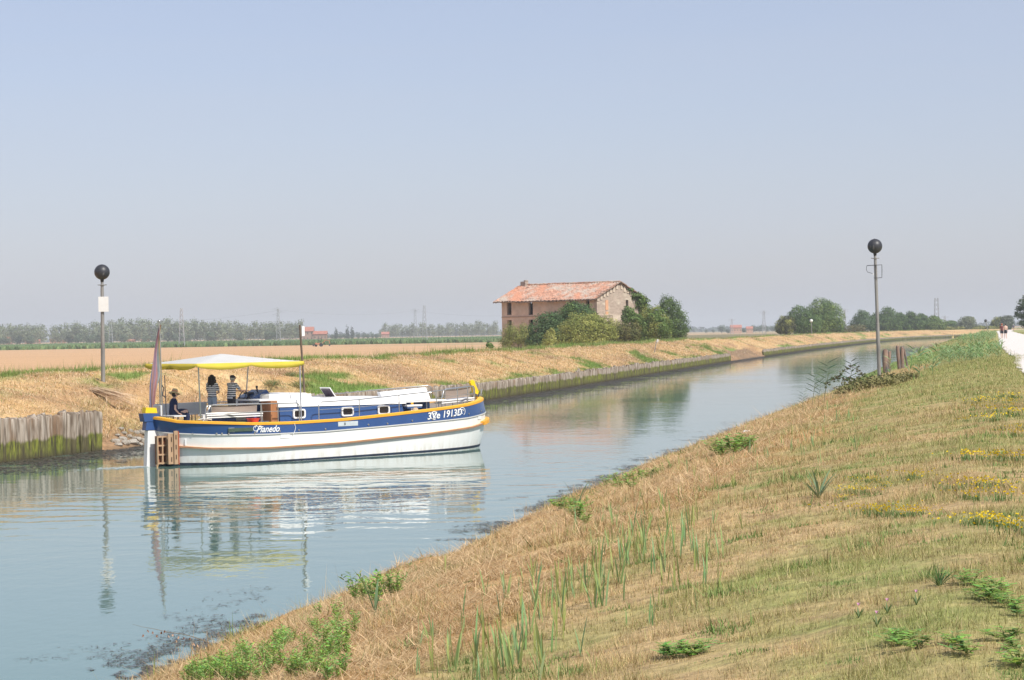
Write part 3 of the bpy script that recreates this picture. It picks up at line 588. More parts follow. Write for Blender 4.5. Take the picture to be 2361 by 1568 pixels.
bush(645, 1848, [(1846, 735, 28, 28), (1860, 748, 32, 22), (1835, 750, 22, 18)], 9000, .48, DG, MG, 'dark round bush in the middle of the big thicket', group=G2)
bush(665, 1900, [(1895, 715, 28, 26), (1912, 733, 32, 34), (1890, 745, 36, 26), (1925, 752, 22, 18)], 12000, .48, (.11, .18, .05), (.21, .28, .075), 'tallest domed bright green tree of the big thicket', cat='tree', name='broadleaf_tree', group=G2)
bush(800, 1960, [(1955, 760, 20, 9), (1975, 757, 20, 9), (1942, 762, 12, 6)], 1800, .5, (.12, .13, .05), (.17, .15, .06), 'low brownish scrub between the big thicket and the dark trees', group=G2)
for cx, top, wd, c1, c2, lab in ((1989, 716, 26, DG, BG, 'irregular dark tree at the left end of the tree row'), (2022, 722, 20, DG, MG, 'dark tree half hidden behind the leaning signal pole'), (2047, 708, 26, DG, MG, 'tallest dark tree of the row just right of the leaning pole'),
                                 (2076, 722, 20, DG, MG, 'dark green tree third from the right end of the row'), (2101, 719, 21, (.05, .09, .03), MG, 'broad green tree second from the right end of the row'), (2126, 724, 20, DG, MG, 'dark tree next to the light green end tree'), (2154, 728, 22, MG, (.14, .19, .05), 'light green rounded tree ending the row')):
    h = 764 - top; bush(930, cx, [(cx, top + h * .38, wd * .7, h * .38), (cx + 6, top + h * .6, wd, h * .4), (cx - 7, top + h * .65, wd * .85, h * .34), (cx, top + h * .22, wd * .4, h * .22)], 4200, .65, c1, c2, lab, 'tree', group=G2, name='broadleaf_tree')
for cx, top, wd, Y, c1, c2, lab, cat in ((2191, 739, 16, 1050, MG, BG, 'small dark round tree right of the tree row', 'tree'), (2231, 729, 20, 1040, (.17, .20, .11), (.24, .26, .16), 'pale grey green willow before the path end', 'tree'), (2180, 752, 16, 1040, (.10, .11, .045), OL, 'low scrub at the foot of the light green end tree', 'bush'),
                                    (2212, 752, 14, 1040, (.10, .11, .045), OL, 'low scrub between the round tree and the willow', 'bush'), (2258, 751, 16, 1040, (.10, .12, .05), OL, 'low hedge just left of the distant leaning pole', 'bush'), (2285, 751, 14, 1040, (.10, .12, .05), OL, 'low hedge right of the distant leaning pole', 'bush'),
                                    (2303, 730, 16, 1040, (.09, .12, .045), OL, 'bushy tree behind the two walkers', 'tree'), (2323, 727, 15, 900, (.15, .17, .12), (.19, .21, .15), 'pale hazy tree behind the walkers and the cyclist', 'tree')):
    h = 761 - top; bush(Y, cx, [(cx, top + h * .5, wd, h * .45), (cx + 4, top + h * .3, wd * .6, h * .28), (cx - 5, top + h * .65, wd * .9, h * .32)], 3000, .65, c1, c2, lab, cat, group=G2, name='broadleaf_tree' if cat == 'tree' else 'bush')
loc, bl = px_blobs(520, 2.3, 2366, [(2366, 700, 20, 14), (2352, 712, 11, 7), (2376, 715, 18, 18), (2348, 727, 10, 7), (2364, 728, 16, 9), (2356, 745, 10, 8), (2378, 745, 20, 14), (2370, 690, 12, 9), (2344, 721, 6, 4)])
tree('roadside_tree', loc, bl, 5200, .42, two_tone((.07, .10, .055), (.10, .135, .06)), .3, 'tall open crowned tree beside the white path at the picture edge', 'tree', G2, shell=.9, trunk_top=8)

# poplar rows on the horizon
pop = []
for s in range(8):
    bl = [(0, 0, 10.5, 4.2, 4.2, 5.2), (1.2, .5, 13.4, 3.0, 3.0, 3.2), (-1.4, 0, 8, 3.8, 3.8, 3.8), (1.9, -.4, 6.6, 3.2, 3.2, 3.4), (-.4, 0, 4.2, 3.4, 3.4, 2.4)] if s < 6 else [(0, 0, 6, 4.2, 4.2, 4.5), (2.0, 0, 5, 3.4, 3.4, 3.6), (-2, 0, 4.6, 3.2, 3.2, 3.6)]
    bl = [tuple(v * rnd.uniform(.88, 1.12) for v in b) for b in bl]
    t = tree('poplar_tree' if s < 6 else 'broadleaf_tree', (0, 0, 0), bl, 620, 1.25, (lambda n, P, k: two_tone((.17, .21, .12), (.28, .31, .18))(n, P, k)) if s < 6 else two_tone((.09, .13, .07), (.14, .18, .09)), .32, 'x', 'tree', bark=M_pbark if s < 6 else M_bark, seed=s, shell=.7); pop.append(t)
used = set()
def far_tree(px, Y, sc, k, label, group, hs=1.0):
    src = pop[k]
    if k not in used: used.add(k); o = src
    else: o = copy_tree(src)
    p = at_depth(px, 780, Y); o.location = (p[0], Y, .8); o.scale = (sc, sc, sc * hs); o.rotation_euler = (0, 0, rnd.uniform(0, 6.28)); tag(o, label, 'tree', group); return o
x = -12.0; i = 0
while x < 700:
    top = 744 + 4 * math.sin(x * .013) - (5 if 250 < x < 340 else 0) - 3 * (x > 380)
    if any(abs(x - g) < 4 for g in (112, 206, 352)): x += 7; continue
    Y = 1880 + rnd.uniform(-50, 60); hh = (793.5 - (x - 300) * .012 - top) / F * Y
    wh_ = ('left of the white board pole', 'between the board pole and the flag') [x > 236] if x < 362 else ('between the flag and the staggered pylon', 'between the staggered pylon and the boat mast')[x > 640]
    far_tree(x, Y, hh / 16.5 * rnd.uniform(.88, 1.06), i % 6, 'hazy poplar in the row ' + wh_, 'horizon poplars ' + wh_); x += rnd.uniform(7, 11); i += 1
for j in range(26):
    xx = rnd.uniform(-5, 690); far_tree(xx, 1830 + rnd.uniform(-30, 20), rnd.uniform(.7, 1.0), 6 + j % 2, 'low dark tree at the foot of the poplars left of the distant brick farm', 'low trees below the left poplars')
x = 742
while x < 1150:
    d = 1 if x > 880 else (.55 if x < 830 else .8)
    Y = 2300 + rnd.uniform(-50, 80)
    far_tree(x, Y, rnd.uniform(.85, 1.05) * (.95 if x > 880 else .62), i % 6 if x > 870 else 6 + i % 2, 'hazy poplar in the row between the brick farm and the ruin' if x > 870 else 'hazy low tree just right of the distant brick farm', 'poplars between the farm and the ruin' if x > 870 else 'low trees right of the farm'); x += rnd.uniform(7, 12) * (1.2 if x < 870 else 1); i += 1
for px, top in ((801, 746), (812, 749), (775, 751)):
    Y = 2150; b = at_depth(px, 775, Y); h = (776.5 - top) / F * Y + 1
    t = tree('cypress_tree', (b[0], Y, .8), [(0, 0, h * .5, 1.7, 1.7, h * .5), (0, 0, h * .35, 2.0, 2.0, h * .33)], 400, 1.1, (.06, .085, .05), .25, {801: 'tallest narrow dark cypress right of the brick farm', 812: 'second cypress just right of the tallest one', 775: 'shorter cypress nearer to the brick farm'}[px], 'tree', 'cypresses by the distant brick farm')
for px, Y, sc, k, lab in ((1629, 2600, .42, 7, 'leftmost small hazy tree clump right of the ruin trees'), (1645, 2600, .45, 6, 'hazy small tree second from the left beyond the right field'), (1664, 2300, .9, 6, 'taller hazy tree left of the orange roofed farm'), (1678, 2000, .45, 7, 'dark low bush just left of the orange roofed farm'), (1715, 2100, .5, 6, 'small dark tree between the two orange roofs'),
                          (1737, 2400, .85, 7, 'hazy tree right of the orange roofed farm'), (1752, 2400, .8, 6, 'broad hazy tree next to the lattice pylon'), (1768, 2450, .75, 7, 'hazy tree just right of the lattice pylon'), (1782, 2450, .75, 6, 'hazy tree at the left edge of the big thicket')):
    far_tree(px, Y, sc, k, lab, 'hazy trees beyond the right field')
# hazy woodland on the horizon
X = rng.uniform(-1500, 3200, 5000); V, Fc, C = leaf_cloud([(float(a), float(4300 + 300 * rnd.random()), 3, 22, 10, 5 + 5 * rnd.random()) for a in np.arange(-1300, 2600, 22)], 16000, 9, (.07, .10, .06), shell=.6)
tag(link('treeline', mesh_np('treeline', V, Fc, C), M_leaf), 'faint blue band of far woodland on the horizon', 'woodland', kind='stuff')

# ------------------------------------------------------------ the ruined farmhouse
M_brick = mat('worn_plaster_brick', (.60, .45, .35), rough=.95, var=.18, scale=1.6, bump=.02, bscale=7, col2=(.50, .40, .32), mixscale=.8, mixlo=.45, mixhi=.60)
M_gable = mat('grey_brick', (.40, .315, .25), rough=.95, var=.16, scale=2.0, bump=.02, bscale=7, col2=(.50, .42, .33), mixscale=.7, mixlo=.50, mixhi=.62, stretch=(1, 1, 2.2))
M_pale = mat('pale_plaster', (.56, .46, .36), rough=.95, var=.14, scale=3)
M_tile = mat('clay_tiles', (.44, .22, .15), rough=.9, var=.30, scale=2.2, col2=(.50, .38, .28), mixscale=1.1, mixlo=.42, mixhi=.55, stretch=(1, 2.0, 1))
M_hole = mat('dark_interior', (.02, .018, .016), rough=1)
M_wood = mat('old_wood', (.13, .09, .065), rough=.9)
FH = empty('ruined_farmhouse', (9.55 * 1.27, 260 * 1.27, -.33), math.atan2(.69, -.725), 'ruined two storey farmhouse with a sagging orange tile roof and stepped brick gable', 'farmhouse')
FH.scale = (1.27, 1.27, 1.27)
# local: x along the facade away from the near corner (0..L), y to the viewer's left of it is negative; the gable runs along -y
LN, WD, EV, RG = 14.8, 7.85, 7.85, 9.45
def wall_with_holes(b, axis, length, z1, holes, thick, org=(0, 0)):
    """wall slab along axis with rectangular openings (a0, a1, z0, z1), built as blocks round the openings"""
    xs = sorted({0, length, *[h[0] for h in holes], *[h[1] for h in holes]}); zs = sorted({0, z1, *[h[2] for h in holes], *[h[3] for h in holes]})
    for i in range(len(xs) - 1):
        run = None
        for j in range(len(zs) - 1):
            cx, cz = (xs[i] + xs[i + 1]) / 2, (zs[j] + zs[j + 1]) / 2
            if any(h[0] < cx < h[1] and h[2] < cz < h[3] for h in holes): continue
            L_, Hh = xs[i + 1] - xs[i], zs[j + 1] - zs[j]
            if axis == 'x': b.box((cx + org[0], org[1] + thick / 2, cz), (L_, abs(thick), Hh))
            else: b.box((org[0] + thick / 2, org[1] + cx, cz), (abs(thick), L_, Hh))
# local frame: +x runs along the facade, +y = rotate(+x, 90 deg) which points to the viewer, so the body lies towards -y
wf = MB(); wall_with_holes(wf, 'x', LN, EV, [(13.2, 13.95, 5.95, 7.4), (9.7, 10.4, 5.9, 7.45), (.75, 1.3, 6.3, 7.5), (9.7, 10.4, 3.6, 5.35), (13.2, 13.95, 3.6, 5.35)], -.4)
wf.build('facade', M_brick, FH)
wb = MB(); wall_with_holes(wb, 'x', LN - .8, EV, [(8.6, 13.2, 5.6, 7.6)], .4, (.4, -WD)); wb.build('back_wall', M_brick, FH)
we = MB(); wall_with_holes(we, 'y', WD - .4, EV, [(2.6, 4.6, 5.7, 7.5)], -.4, (LN, -WD)); we.slab([(LN - .4, -WD, EV), (LN - .4, -.4, EV), (LN - .4, -WD / 2, RG - .1)], (.4, 0, 0)); we.build('end_wall', M_brick, FH)
wg = MB(); wall_with_holes(wg, 'y', WD, EV, [(2.3, 2.75, 6.4, 7.45)], .4, (-.41, -WD))
wg.slab([(-.41, -WD, EV), (-.41, 0, EV), (-.41, -WD / 2, RG - .12)], (.4, 0, 0)); wg.build('gable', M_gable, FH)
MB().box((-.425, -1.7, 6.85), (.06, .48, 1.15)).box((-.425, -1.7, 5.95), (.06, .45, .35)).build('bricked_window', mat('orange_brick', (.62, .34, .2), rough=.9, var=.12, scale=5), FH)
st = MB()
for i in range(7):                                     # toothed pale brick ends under the verge; dark strips paint its shadow
    for s in (0, 1):
        y = -.15 - i * .56 if s == 0 else -WD + .15 + i * .56; z = EV + .55 * (RG - EV) / (WD / 2) * (i + .0) - .2; hh = .55 + .1 * (i % 2)
        st.box((-.45, y, z - hh / 2 + .30), (.08, .30, hh + .1)); st.box((-.47, y - .2 * (1 if s == 0 else -1), z + .34), (.14, .56, .11), mi=1)
st.build('stepped_verge', [M_pale, mat('verge_shadow_brick', (.26, .16, .12), rough=.9)], FH)
MB().box((-.44, -3.4, 5.2), (.06, 1.5, 1.1)).box((-.44, -4.6, 5.5), (.05, .7, .5)).box((-.44, -WD / 2, 5.72), (.06, WD, .10)).build('plaster_remains', M_pale, FH)
MB().box((LN / 2, .03, 5.72), (LN, .08, .12)).build('string_course', mat('string_course', (.36, .25, .18), rough=.9, var=.2), FH)
fr = MB()
for a0, a1, z0, z1 in ((13.2, 13.95, 5.95, 7.4), (9.7, 10.4, 5.9, 7.45)): fr.box(((a0 + a1) / 2, -.2, z0 + .06), (a1 - a0, .3, .12)).box((a0 + .05, -.3, (z0 + z1) / 2), (.08, .1, z1 - z0)).box((a1 - .05, -.3, (z0 + z1) / 2), (.08, .1, z1 - z0))
fr.build('window_frame', M_wood, FH)
# inner walls and floor slab, coloured near black so openings read as shade
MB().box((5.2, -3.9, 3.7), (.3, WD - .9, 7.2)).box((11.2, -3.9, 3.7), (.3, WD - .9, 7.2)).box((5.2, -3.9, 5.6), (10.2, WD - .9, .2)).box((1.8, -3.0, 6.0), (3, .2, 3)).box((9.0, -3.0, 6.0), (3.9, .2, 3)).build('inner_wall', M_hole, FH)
# roof: two sagging tile slopes with real ridges of tiles, ridge and rafters
def slope(side):
    nx, ny = 260, 44; xs = np.linspace(-.75, LN + .75, nx); ts = np.linspace(0, 1, ny); A, T = np.meshgrid(xs, ts)
    ye, yr = (.75, -WD / 2) if side else (-WD - .75, -WD / 2); Yl = ye + (yr - ye) * T; z = EV - .28 + (RG - EV + .40) * T
    sag = -.16 * np.exp(-((A - 6.2) / 1.3) ** 2) * (1 - T) - .10 * np.exp(-((A - 10.5) / 1.6) ** 2) * (1 - T) - .07 * np.sin(A * .9) * T * 0
    z = z + sag + .10 * (vnoise(A, T * 5, 1.8, 3) - .5) + .05 * np.sin(A * 2 * np.pi / .42) + .03 * (T * ny % 1) + .12 * (vnoise(A * 3, T * 30, .7, 8) - .5)
    Yl = Yl + (.12 * (vnoise(A, T, .8, 5) - .5)) * (T < .05)
    V = np.stack([A, Yl, z], -1).reshape(-1, 3); V2 = V.copy(); V2[:, 2] -= .10; i3 = np.arange(nx * ny).reshape(ny, nx)
    Fq = np.stack([i3[:-1, :-1], i3[:-1, 1:], i3[1:, 1:], i3[1:, :-1]], -1).reshape(-1, 4); rim = []
    per = list(i3[0]) + list(i3[1:, -1]) + list(i3[-1, -2::-1]) + list(i3[-2:0:-1, 0]); m = nx * ny
    rim = [[per[k], per[(k + 1) % len(per)], per[(k + 1) % len(per)] + m, per[k] + m] for k in range(len(per))]
    X_, T_ = A.ravel(), T.ravel(); c = np.tile(np.array([.47, .255, .175]), (nx * ny, 1)) * (.55 + .85 * vnoise(X_ * 3.1, T_ * 60, 1.0, 77))[:, None]; grey = np.array([.47, .39, .32])
    n1 = fbm(X_ + T_ * 2, T_ * 4, 1.1, 12); n2 = vnoise(X_ * 2.4, T_ * 26, 1.0, 14); c = mixc(c, np.tile(grey, (len(c), 1)), (n1 - .40) * 3.0 + (n2 - .5) * 1.4); c = mixc(c, np.tile(np.array([.54, .26, .165]), (len(c), 1)), (fbm(X_ - T_ * 3, T_ * 2, 1.6, 19) - .56) * 5)
    c = mixc(c, np.tile(np.array([.20, .15, .12]), (len(c), 1)), (n2 - .80) * 5); c = mixc(c, np.tile(np.array([.30, .22, .18]), (len(c), 1)), (.06 - T_) * 20)
    return mesh_np('tile_roof', np.concatenate([V, V2]), np.concatenate([Fq, Fq[:, ::-1] + m, np.array(rim)]), np.concatenate([c, c * .5]))
M_roof = mat('weathered_roof_tiles', attr=True, rough=.9, var=.15, scale=6, spec=.15, bump=.03, bscale=9)
rf = link('roof', slope(1), M_roof, FH); rb = link('roof', slope(0), M_roof, FH)
rd = MB(); q = random.Random(3)
for k in range(44): x = -.6 + k * .36; rd.tube([(x, -WD / 2, RG + .14 + q.uniform(-.03, .03)), (x + .34, -WD / 2, RG + .15 + q.uniform(-.03, .03))], [.13, .11], 8)
for k in range(26): rd.box((LN + .3 - q.random() * 2.6, -WD / 2 + q.uniform(-.2, 1.0), RG - q.random() * .45 + .06), (.3, .16, .05), rz=q.uniform(0, 3))
rd.build('ridge_tiles', M_tile, rf)
MB().box((LN - .2, -WD / 2 + .1, RG + .2), (.8, .55, .7)).box((LN - .45, -WD / 2 + .1, RG + .6), (.3, .45, .22)).build('chimney', mat('chimney_brick', (.36, .29, .24), rough=.95, var=.3, scale=5), rf)
ra = MB()
for k in range(24): ra.box((.3 + k * .62, .35, EV - .30), (.1, .8, .1))
ra.box((LN / 2, .70, EV - .36), (LN + 1.4, .1, .08)); ra.build('rafter', M_wood, FH)
# ivy
def ivy(blobs, n, c1, c2, label):
    V, Fc, C = leaf_cloud(blobs, n, .24, two_tone(c1, c2), shell=.8); o = link('ivy', mesh_np('ivy', V, Fc, C), M_leaf); o.matrix_world = Matrix.Translation(FH.location) @ Matrix.Rotation(FH.rotation_euler.z, 4, 'Z') @ Matrix.Scale(1.27, 4); tag(o, label, 'ivy')
ivy([(3.9, .2, 6.0, .9, .4, 1.2), (4.6, .4, 4.9, 1.1, .5, 1.0), (6.2, .2, 5.1, .7, .4, 1.1), (6.6, .2, 3.9, 1.0, .5, .9), (5.2, .3, 3.8, 1.6, .6, 1.2), (3.2, .2, 6.6, .8, .4, .7)], 6500, (.02, .035, .018), DG, 'dark ivy climbing the shaded facade up to the eaves')  # leaf tones darkened to carry the shade on this wall
ivy([(-.6, -WD + .2, 7.2, .8, 1.0, .9), (-.3, -WD - .3, 6.0, .7, .8, 1.5), (-.5, -WD - .2, 4.4, .7, .8, 1.4), (-.2, -WD + 1.0, 8.0, .9, .9, .5), (-.6, -WD + .0, 2.9, .9, 1.1, 1.2), (.6, -WD - .4, 7.0, .8, .6, .8), (-.4, -WD + 2.0, 8.7, .5, .6, .25)], 9000, MG, (.12, .18, .045), 'bright green ivy wrapped over the right end of the gable and roof')

# ------------------------------------------------------------ far farm, small houses, pylons, digger
M_fbrick = mat('far_brick', (.38, .24, .18), rough=.9, var=.1, scale=.5); M_ftile = mat('far_tile', (.42, .17, .12), rough=.9, var=.12, scale=.5); M_opla = mat('orange_plaster', (.46, .29, .20), rough=.9, var=.05)
M_win = mat('far_window', (.05, .05, .05), rough=.3)
def house(px0, px1, y0, y1, Y, label, mw, mr, wins=3, floors=2, group=None, rot=0.0):
    a = at_depth(px0, y0, Y); b = at_depth(px1, y0, Y); W_ = b[0] - a[0]; ztop = at_depth((px0 + px1) / 2, y0, Y)[2]; H = ztop - .8; ev = H * .72; D = W_ * .6
    t = empty('farm_building', ((a[0] + b[0]) / 2, Y, .8), rot, label, 'farm building', group)
    MB().box((0, 0, ev / 2), (W_, D, ev)).slab([(-W_ / 2, -D / 2, ev), (-W_ / 2, D / 2, ev), (-W_ / 2, 0, H - .2)], (W_, 0, 0)).build('wall', mw, t)
    MB().slab([(-W_ / 2 - .4, -D / 2 - .5, ev - .15), (-W_ / 2 - .4, 0, H), (-W_ / 2 - .4, 0, H - .3), (-W_ / 2 - .4, -D / 2 - .5, ev - .45)], (W_ + .8, 0, 0)).slab([(-W_ / 2 - .4, D / 2 + .5, ev - .15), (-W_ / 2 - .4, 0, H - .01), (-W_ / 2 - .4, 0, H - .31), (-W_ / 2 - .4, D / 2 + .5, ev - .45)], (W_ + .8, 0, 0)).build('roof', mr, t)
    for f_ in range(floors):
        for k in range(wins): MB().box((-W_ / 2 + W_ * (k + .5) / wins, -D / 2 - .02, ev * (f_ + .55) / floors), (W_ * .07, .08, ev * .2 / max(floors - 1, 1))).build('window', M_win, t)
house(697, 723, 753.5, 781, 1650, 'distant brick farmhouse with a red roof and small windows', M_fbrick, M_ftile)
house(723, 754, 763, 781, 1650, 'low distant barn with a red roof beside the brick farmhouse', M_fbrick, M_ftile, 4, 1)
G3 = 'small farm buildings among the poplars'
for a in ((14, 27, 774, 792, 'orange roofed house at the far left below the poplars', M_opla), (56, 67, 769, 791, 'tall narrow orange house below the left poplars', M_opla), (68, 93, 780, 791, 'long low pale orange barn right of the tall narrow house', M_fbrick), (117, 150, 779, 790, 'wide brownish barn below the poplars left of the signal pole', M_opla), (293, 312, 779, 789, 'small brownish shed below the poplars right of the signal pole', M_opla), (326, 345, 779, 788, 'low orange shed left of the flag', M_opla)):
    house(a[0], a[1], a[2] + 2, a[3], 1905, a[4], a[5], M_ftile if a[5] is M_fbrick else mat('orange_tile', (.50, .24, .15), rough=.9, var=.1), 3, 1, G3)
house(880, 897, 765, 774, 2200, 'small pinkish farmhouse between the poplars near the ruin', M_fbrick, M_ftile, 3, 1)
house(1684, 1709, 749, 760, 2000, 'orange roofed farmhouse beyond the right field', M_opla, M_ftile, 4, 1); house(1721, 1735, 752.5, 760, 2000, 'smaller orange house right of the orange roofed farmhouse', M_opla, M_ftile, 2, 1)

M_lat = mat('pylon_steel', (.42, .41, .41), rough=.6, metal=.3)
def pylon(px, top, Y, wb, wt, label, arms=0, r=.10, z0=.8):
    a = at_depth(px, top, Y); H = a[2] - z0; b = MB(); n = max(8, int(H / 2.6))
    for k in range(n):
        za, zb_ = H * k / n, H * (k + 1) / n; wa, wb_ = wb + (wt - wb) * (k / n), wb + (wt - wb) * ((k + 1) / n); ca = [(-wa / 2, -wa / 2), (wa / 2, -wa / 2), (wa / 2, wa / 2), (-wa / 2, wa / 2)]; cb = [(-wb_ / 2, -wb_ / 2), (wb_ / 2, -wb_ / 2), (wb_ / 2, wb_ / 2), (-wb_ / 2, wb_ / 2)]
        for j in range(4):
            b.tube([(*ca[j], za), (*cb[j], zb_)], r, 4); b.tube([(*ca[j], za), (*cb[(j + 1) % 4], zb_)], r * .6, 3); b.tube([(*ca[(j + 1) % 4], za), (*cb[j], zb_)], r * .6, 3)
    t = empty('pylon', (a[0], Y, z0), 0, label, 'pylon'); b.build('tower', M_lat, t)
    if arms:
        c = MB()
        for i in range(arms):
            z = H * (.97 - .075 * i); L = (3.6 - .3 * i) * (1 if i % 2 else -1); c.tube([(0, 0, z + .9), (L, 0, z), (0, 0, z - .3)], r, 4)
            if arms == 2: c.tube([(0, 0, z + .9), (-L, 0, z), (0, 0, z - .3)], r, 4)
        c.build('arm', M_lat, t)
pylon(255, 738, 1500, 2.6, 1.0, 'pale lattice pylon before the poplars right of the left signal pole', 2, .075)
pylon(418, 710, 960, 2.4, .8, 'thick plain lattice mast rising behind the houseboat flag', 0, .075)
pylon(641, 711, 1150, 2.2, .8, 'lattice pylon with staggered arms above the canopy', 3, .075)
pylon(957, 713, 1500, 2.6, .9, 'lattice pylon with spread arms left of the plain mast near the ruin', 2, .075)
pylon(978, 704, 985, 2.4, .8, 'plain lattice mast standing at the edge of the bare field left of the ruin', 0, .075)
pylon(1687, 736, 1900, 2.4, .9, 'short pylon above the orange roofed farmhouse', 2, .075)
pylon(1761, 717, 1500, 2.4, .9, 'thin lattice pylon left of the big round thicket', 2, .075)
pylon(1947, 713, 1700, 2.4, .9, 'faint pylon just right of the big round thicket', 2, .075)
pylon(2159, 687, 1000, 2.3, 1.3, 'tall thick lattice mast above the light green end tree', 0, .075)
pylon(2178, 729, 1800, 2.2, .9, 'faint small pylon right of the tall thick mast', 2, .075)
wr = MB()
for (xa, ya, Ya), (xb, yb, Yb) in (((-40, 742, 1500), (255, 741, 1500)), ((255, 741, 1500), (641, 716, 1150)), ((641, 714, 1150), (957, 716, 1500)), ((957, 716, 1500), (1250, 722, 1500))):
    A_, B_ = Vector(at_depth(xa, ya, Ya)), Vector(at_depth(xb, yb, Yb)); wr.tube([A_.lerp(B_, k / 12) - Vector((0, 0, 4.5 * 4 * (k / 12) * (1 - k / 12) * .6)) for k in range(13)], .035, 4)
tag(wr.build('power_line', M_lat), 'thin sagging power line strung between the hazy pylons', 'power line')

t = empty('backhoe_tractor', (float(at_depth(737, 798, 800)[0]), 800, .8), 0, 'small orange digger tractor working at the edge of the bare field', 'tractor')
M_or = mat('digger_orange', (.50, .20, .11), rough=.6, var=.1); M_tyre = mat('tyre', (.03, .03, .03), rough=.9)
MB().box((-.5, 0, 1.0), (2.0, 1.1, .6)).box((-1.3, 0, 1.15), (.6, .9, .5)).build('body', M_or, t, bevel=.04)
c = MB().box((.1, 0, 2.9), (1.35, 1.4, .12))
for sx in (-.55, .6):
    for sy in (-.6, .6): c.box((sx + .05, sy, 2.1), (.09, .09, 1.5))
c.build('cab', M_dark, t)
for x_, r_ in ((-1.3, .42), (.55, .62)):
    for sy in (-.75, .75): MB().tube([(x_, sy - .16, r_), (x_, sy + .16, r_)], r_, 16).build('wheel', M_tyre, t)
MB().tube([(.9, 0, 1.2), (2.2, 0, 2.3), (3.4, 0, 2.1), (3.6, 0, .9)], .13, 6).tube([(2.2, 0, 2.3), (1.4, 0, 2.5)], .07, 6).build('digging_arm', M_or, t)
MB().box((3.5, 0, .5), (.6, .7, .55), taper=.6).build('bucket', M_dark, t); MB().box((-2.2, 0, .55), (.4, 2.0, .7)).box((-1.8, 0, .8), (.7, .15, .12)).build('front_loader', M_dark, t)

# ------------------------------------------------------------ the houseboat (local x forward, y to port, z up from the water)
BT = R(42); B0 = Vector((-12.81, 79.73, 0)); BM = Matrix.Translation(B0) @ Matrix.Rotation(BT, 4, 'Z')
M_hull = mat('hull_white', (.80, .79, .77), rough=.28, var=.03, scale=1.2, spec=.5, coat=.3, col2=(.66, .61, .54), mixscale=1.1, mixlo=.66, mixhi=.85)
M_blue = mat('navy_blue_paint', (.030, .080, .225), rough=.3, var=.06, scale=1.5, spec=.5, coat=.3)
M_yel = mat('yellow_orange_paint', (.80, .37, .03), rough=.45, var=.08, scale=3); M_yel2 = mat('bright_yellow_paint', (.85, .55, .02), rough=.4, var=.05)
M_boot = mat('dark_antifouling', (.025, .035, .06), rough=.6, var=.4, scale=4)
M_teak = mat('brown_wood_strake', (.34, .18, .10), rough=.6, var=.2, scale=5, stretch=(.3, 1, 1)); M_gel = mat('white_gelcoat', (.82, .81, .79), rough=.35, var=.02, spec=.5)
M_deck = mat('deck_grey', (.50, .50, .48), rough=.8, var=.05)
ZR = ([-.3, .0, .5, 3.05, 4.74, 7, 9.4, 11.6, 13.3, 15.2, 15.8], [1.74, 1.72, 1.57, 1.42, 1.39, 1.42, 1.53, 1.65, 1.75, 1.94, 2.0])
ZB = ([0, .44, 1.5, 3.5, 6, 8.9, 13.3, 15.7], [1.27, 1.18, 1.10, 1.05, 1.04, 1.12, 1.27, 1.45]); ZS = ([0, .6, 1.5, 3.5, 6.8, 10.7, 13.5, 15.7], [.76, .69, .60, .54, .57, .73, .88, 1.12])
zr = lambda x: float(np.interp(x, *ZR)); zb_ = lambda x: float(np.interp(x, *ZB)); zs_ = lambda x: float(np.interp(x, *ZS))
def hb(x, h):
    """half breadth at x for the level h: 0 water, .35 strake, .6 band, 1 rail"""
    xs = .42 - .40 * min(h, 1) + .25 * max(0, -h); xe = float(np.interp(h, [-.4, 0, .2, .38, .65, 1], [14.5, 15.15, 15.36, 15.48, 15.45, 15.30])); Bm = float(np.interp(h, [-.4, 0, .35, 1], [1.8, 2.07, 2.10, 2.07]))
    if x <= xs or x >= xe: return 0.0
    la = float(np.interp(h, [0, 1], [4.6, 3.4])); lf = float(np.interp(h, [0, 1], [5.4, 4.6])); f = 1.0
    if x < xs + la: f *= (1 - ((xs + la - x) / la) ** 2.3) ** .62
    if x > xe - lf: f *= (1 - ((x - xe + lf) / lf) ** 2.4) ** .60
    return Bm * f
def xspan(h): return .42 - .40 * min(h, 1) + .25 * max(0, -h), float(np.interp(h, [-.4, 0, .2, .38, .65, 1], [14.5, 15.15, 15.36, 15.48, 15.45, 15.30]))
NS = 90
def outline(h, zf, off=0.0, dz=0.0, half=False):
    """closed plan outline at level h; zf(x) gives its height"""
    a, b = xspan(h); pts = []
    ph = [math.pi * k / NS for k in range(NS + 1)]
    S = [(a + (b - a) * (1 - math.cos(p)) / 2) for p in ph]
    stb = []
    for i, x in enumerate(S):
        y = hb(x, h) if 0 < i < NS else 0.0
        stb.append((x, y))
    out = []
    for i, (x, y) in enumerate(stb):
        x0, y0 = stb[max(i - 1, 0)]; x1, y1 = stb[min(i + 1, NS)]; d = Vector((x1 - x0, y1 - y0)); n = Vector((-d.y, d.x)).normalized() if d.length > 1e-6 else Vector((0, 1))
        if i == 0: n = Vector((-1, 0))
        if i == NS: n = Vector((1, 0))
        out.append((x + n.x * off, y + n.y * off, zf(x) + dz))
    pts = [(x, -y, z) for x, y, z in out] + [(x, y, z) for x, y, z in out[::-1][1:-1]]
    return pts
def lvl(h):
    def f(x):
        a, b, c, d = 0.0, zs_(x), zb_(x), zr(x)
        return float(np.interp(h, [-.4, 0, .36, .62, 1], [-.5, a, b, c, d]))
    return f
HB = empty('houseboat', B0, BT, 'blue and white canal houseboat with a yellow gunwale and a white and yellow canopy', 'boat')
hs = [-.4, -.15, 0, .06, .12, .2, .28, .36, .45, .54, .62, .7, .78, .86, .93, 1.0]
def loftn(levels, name, mt, off=0, par=HB, sm=55):
    m = MB(); m.loft([outline(h, lvl(h), off) for h in levels], cap=False); return m.build(name, mt, par, smooth=sm)
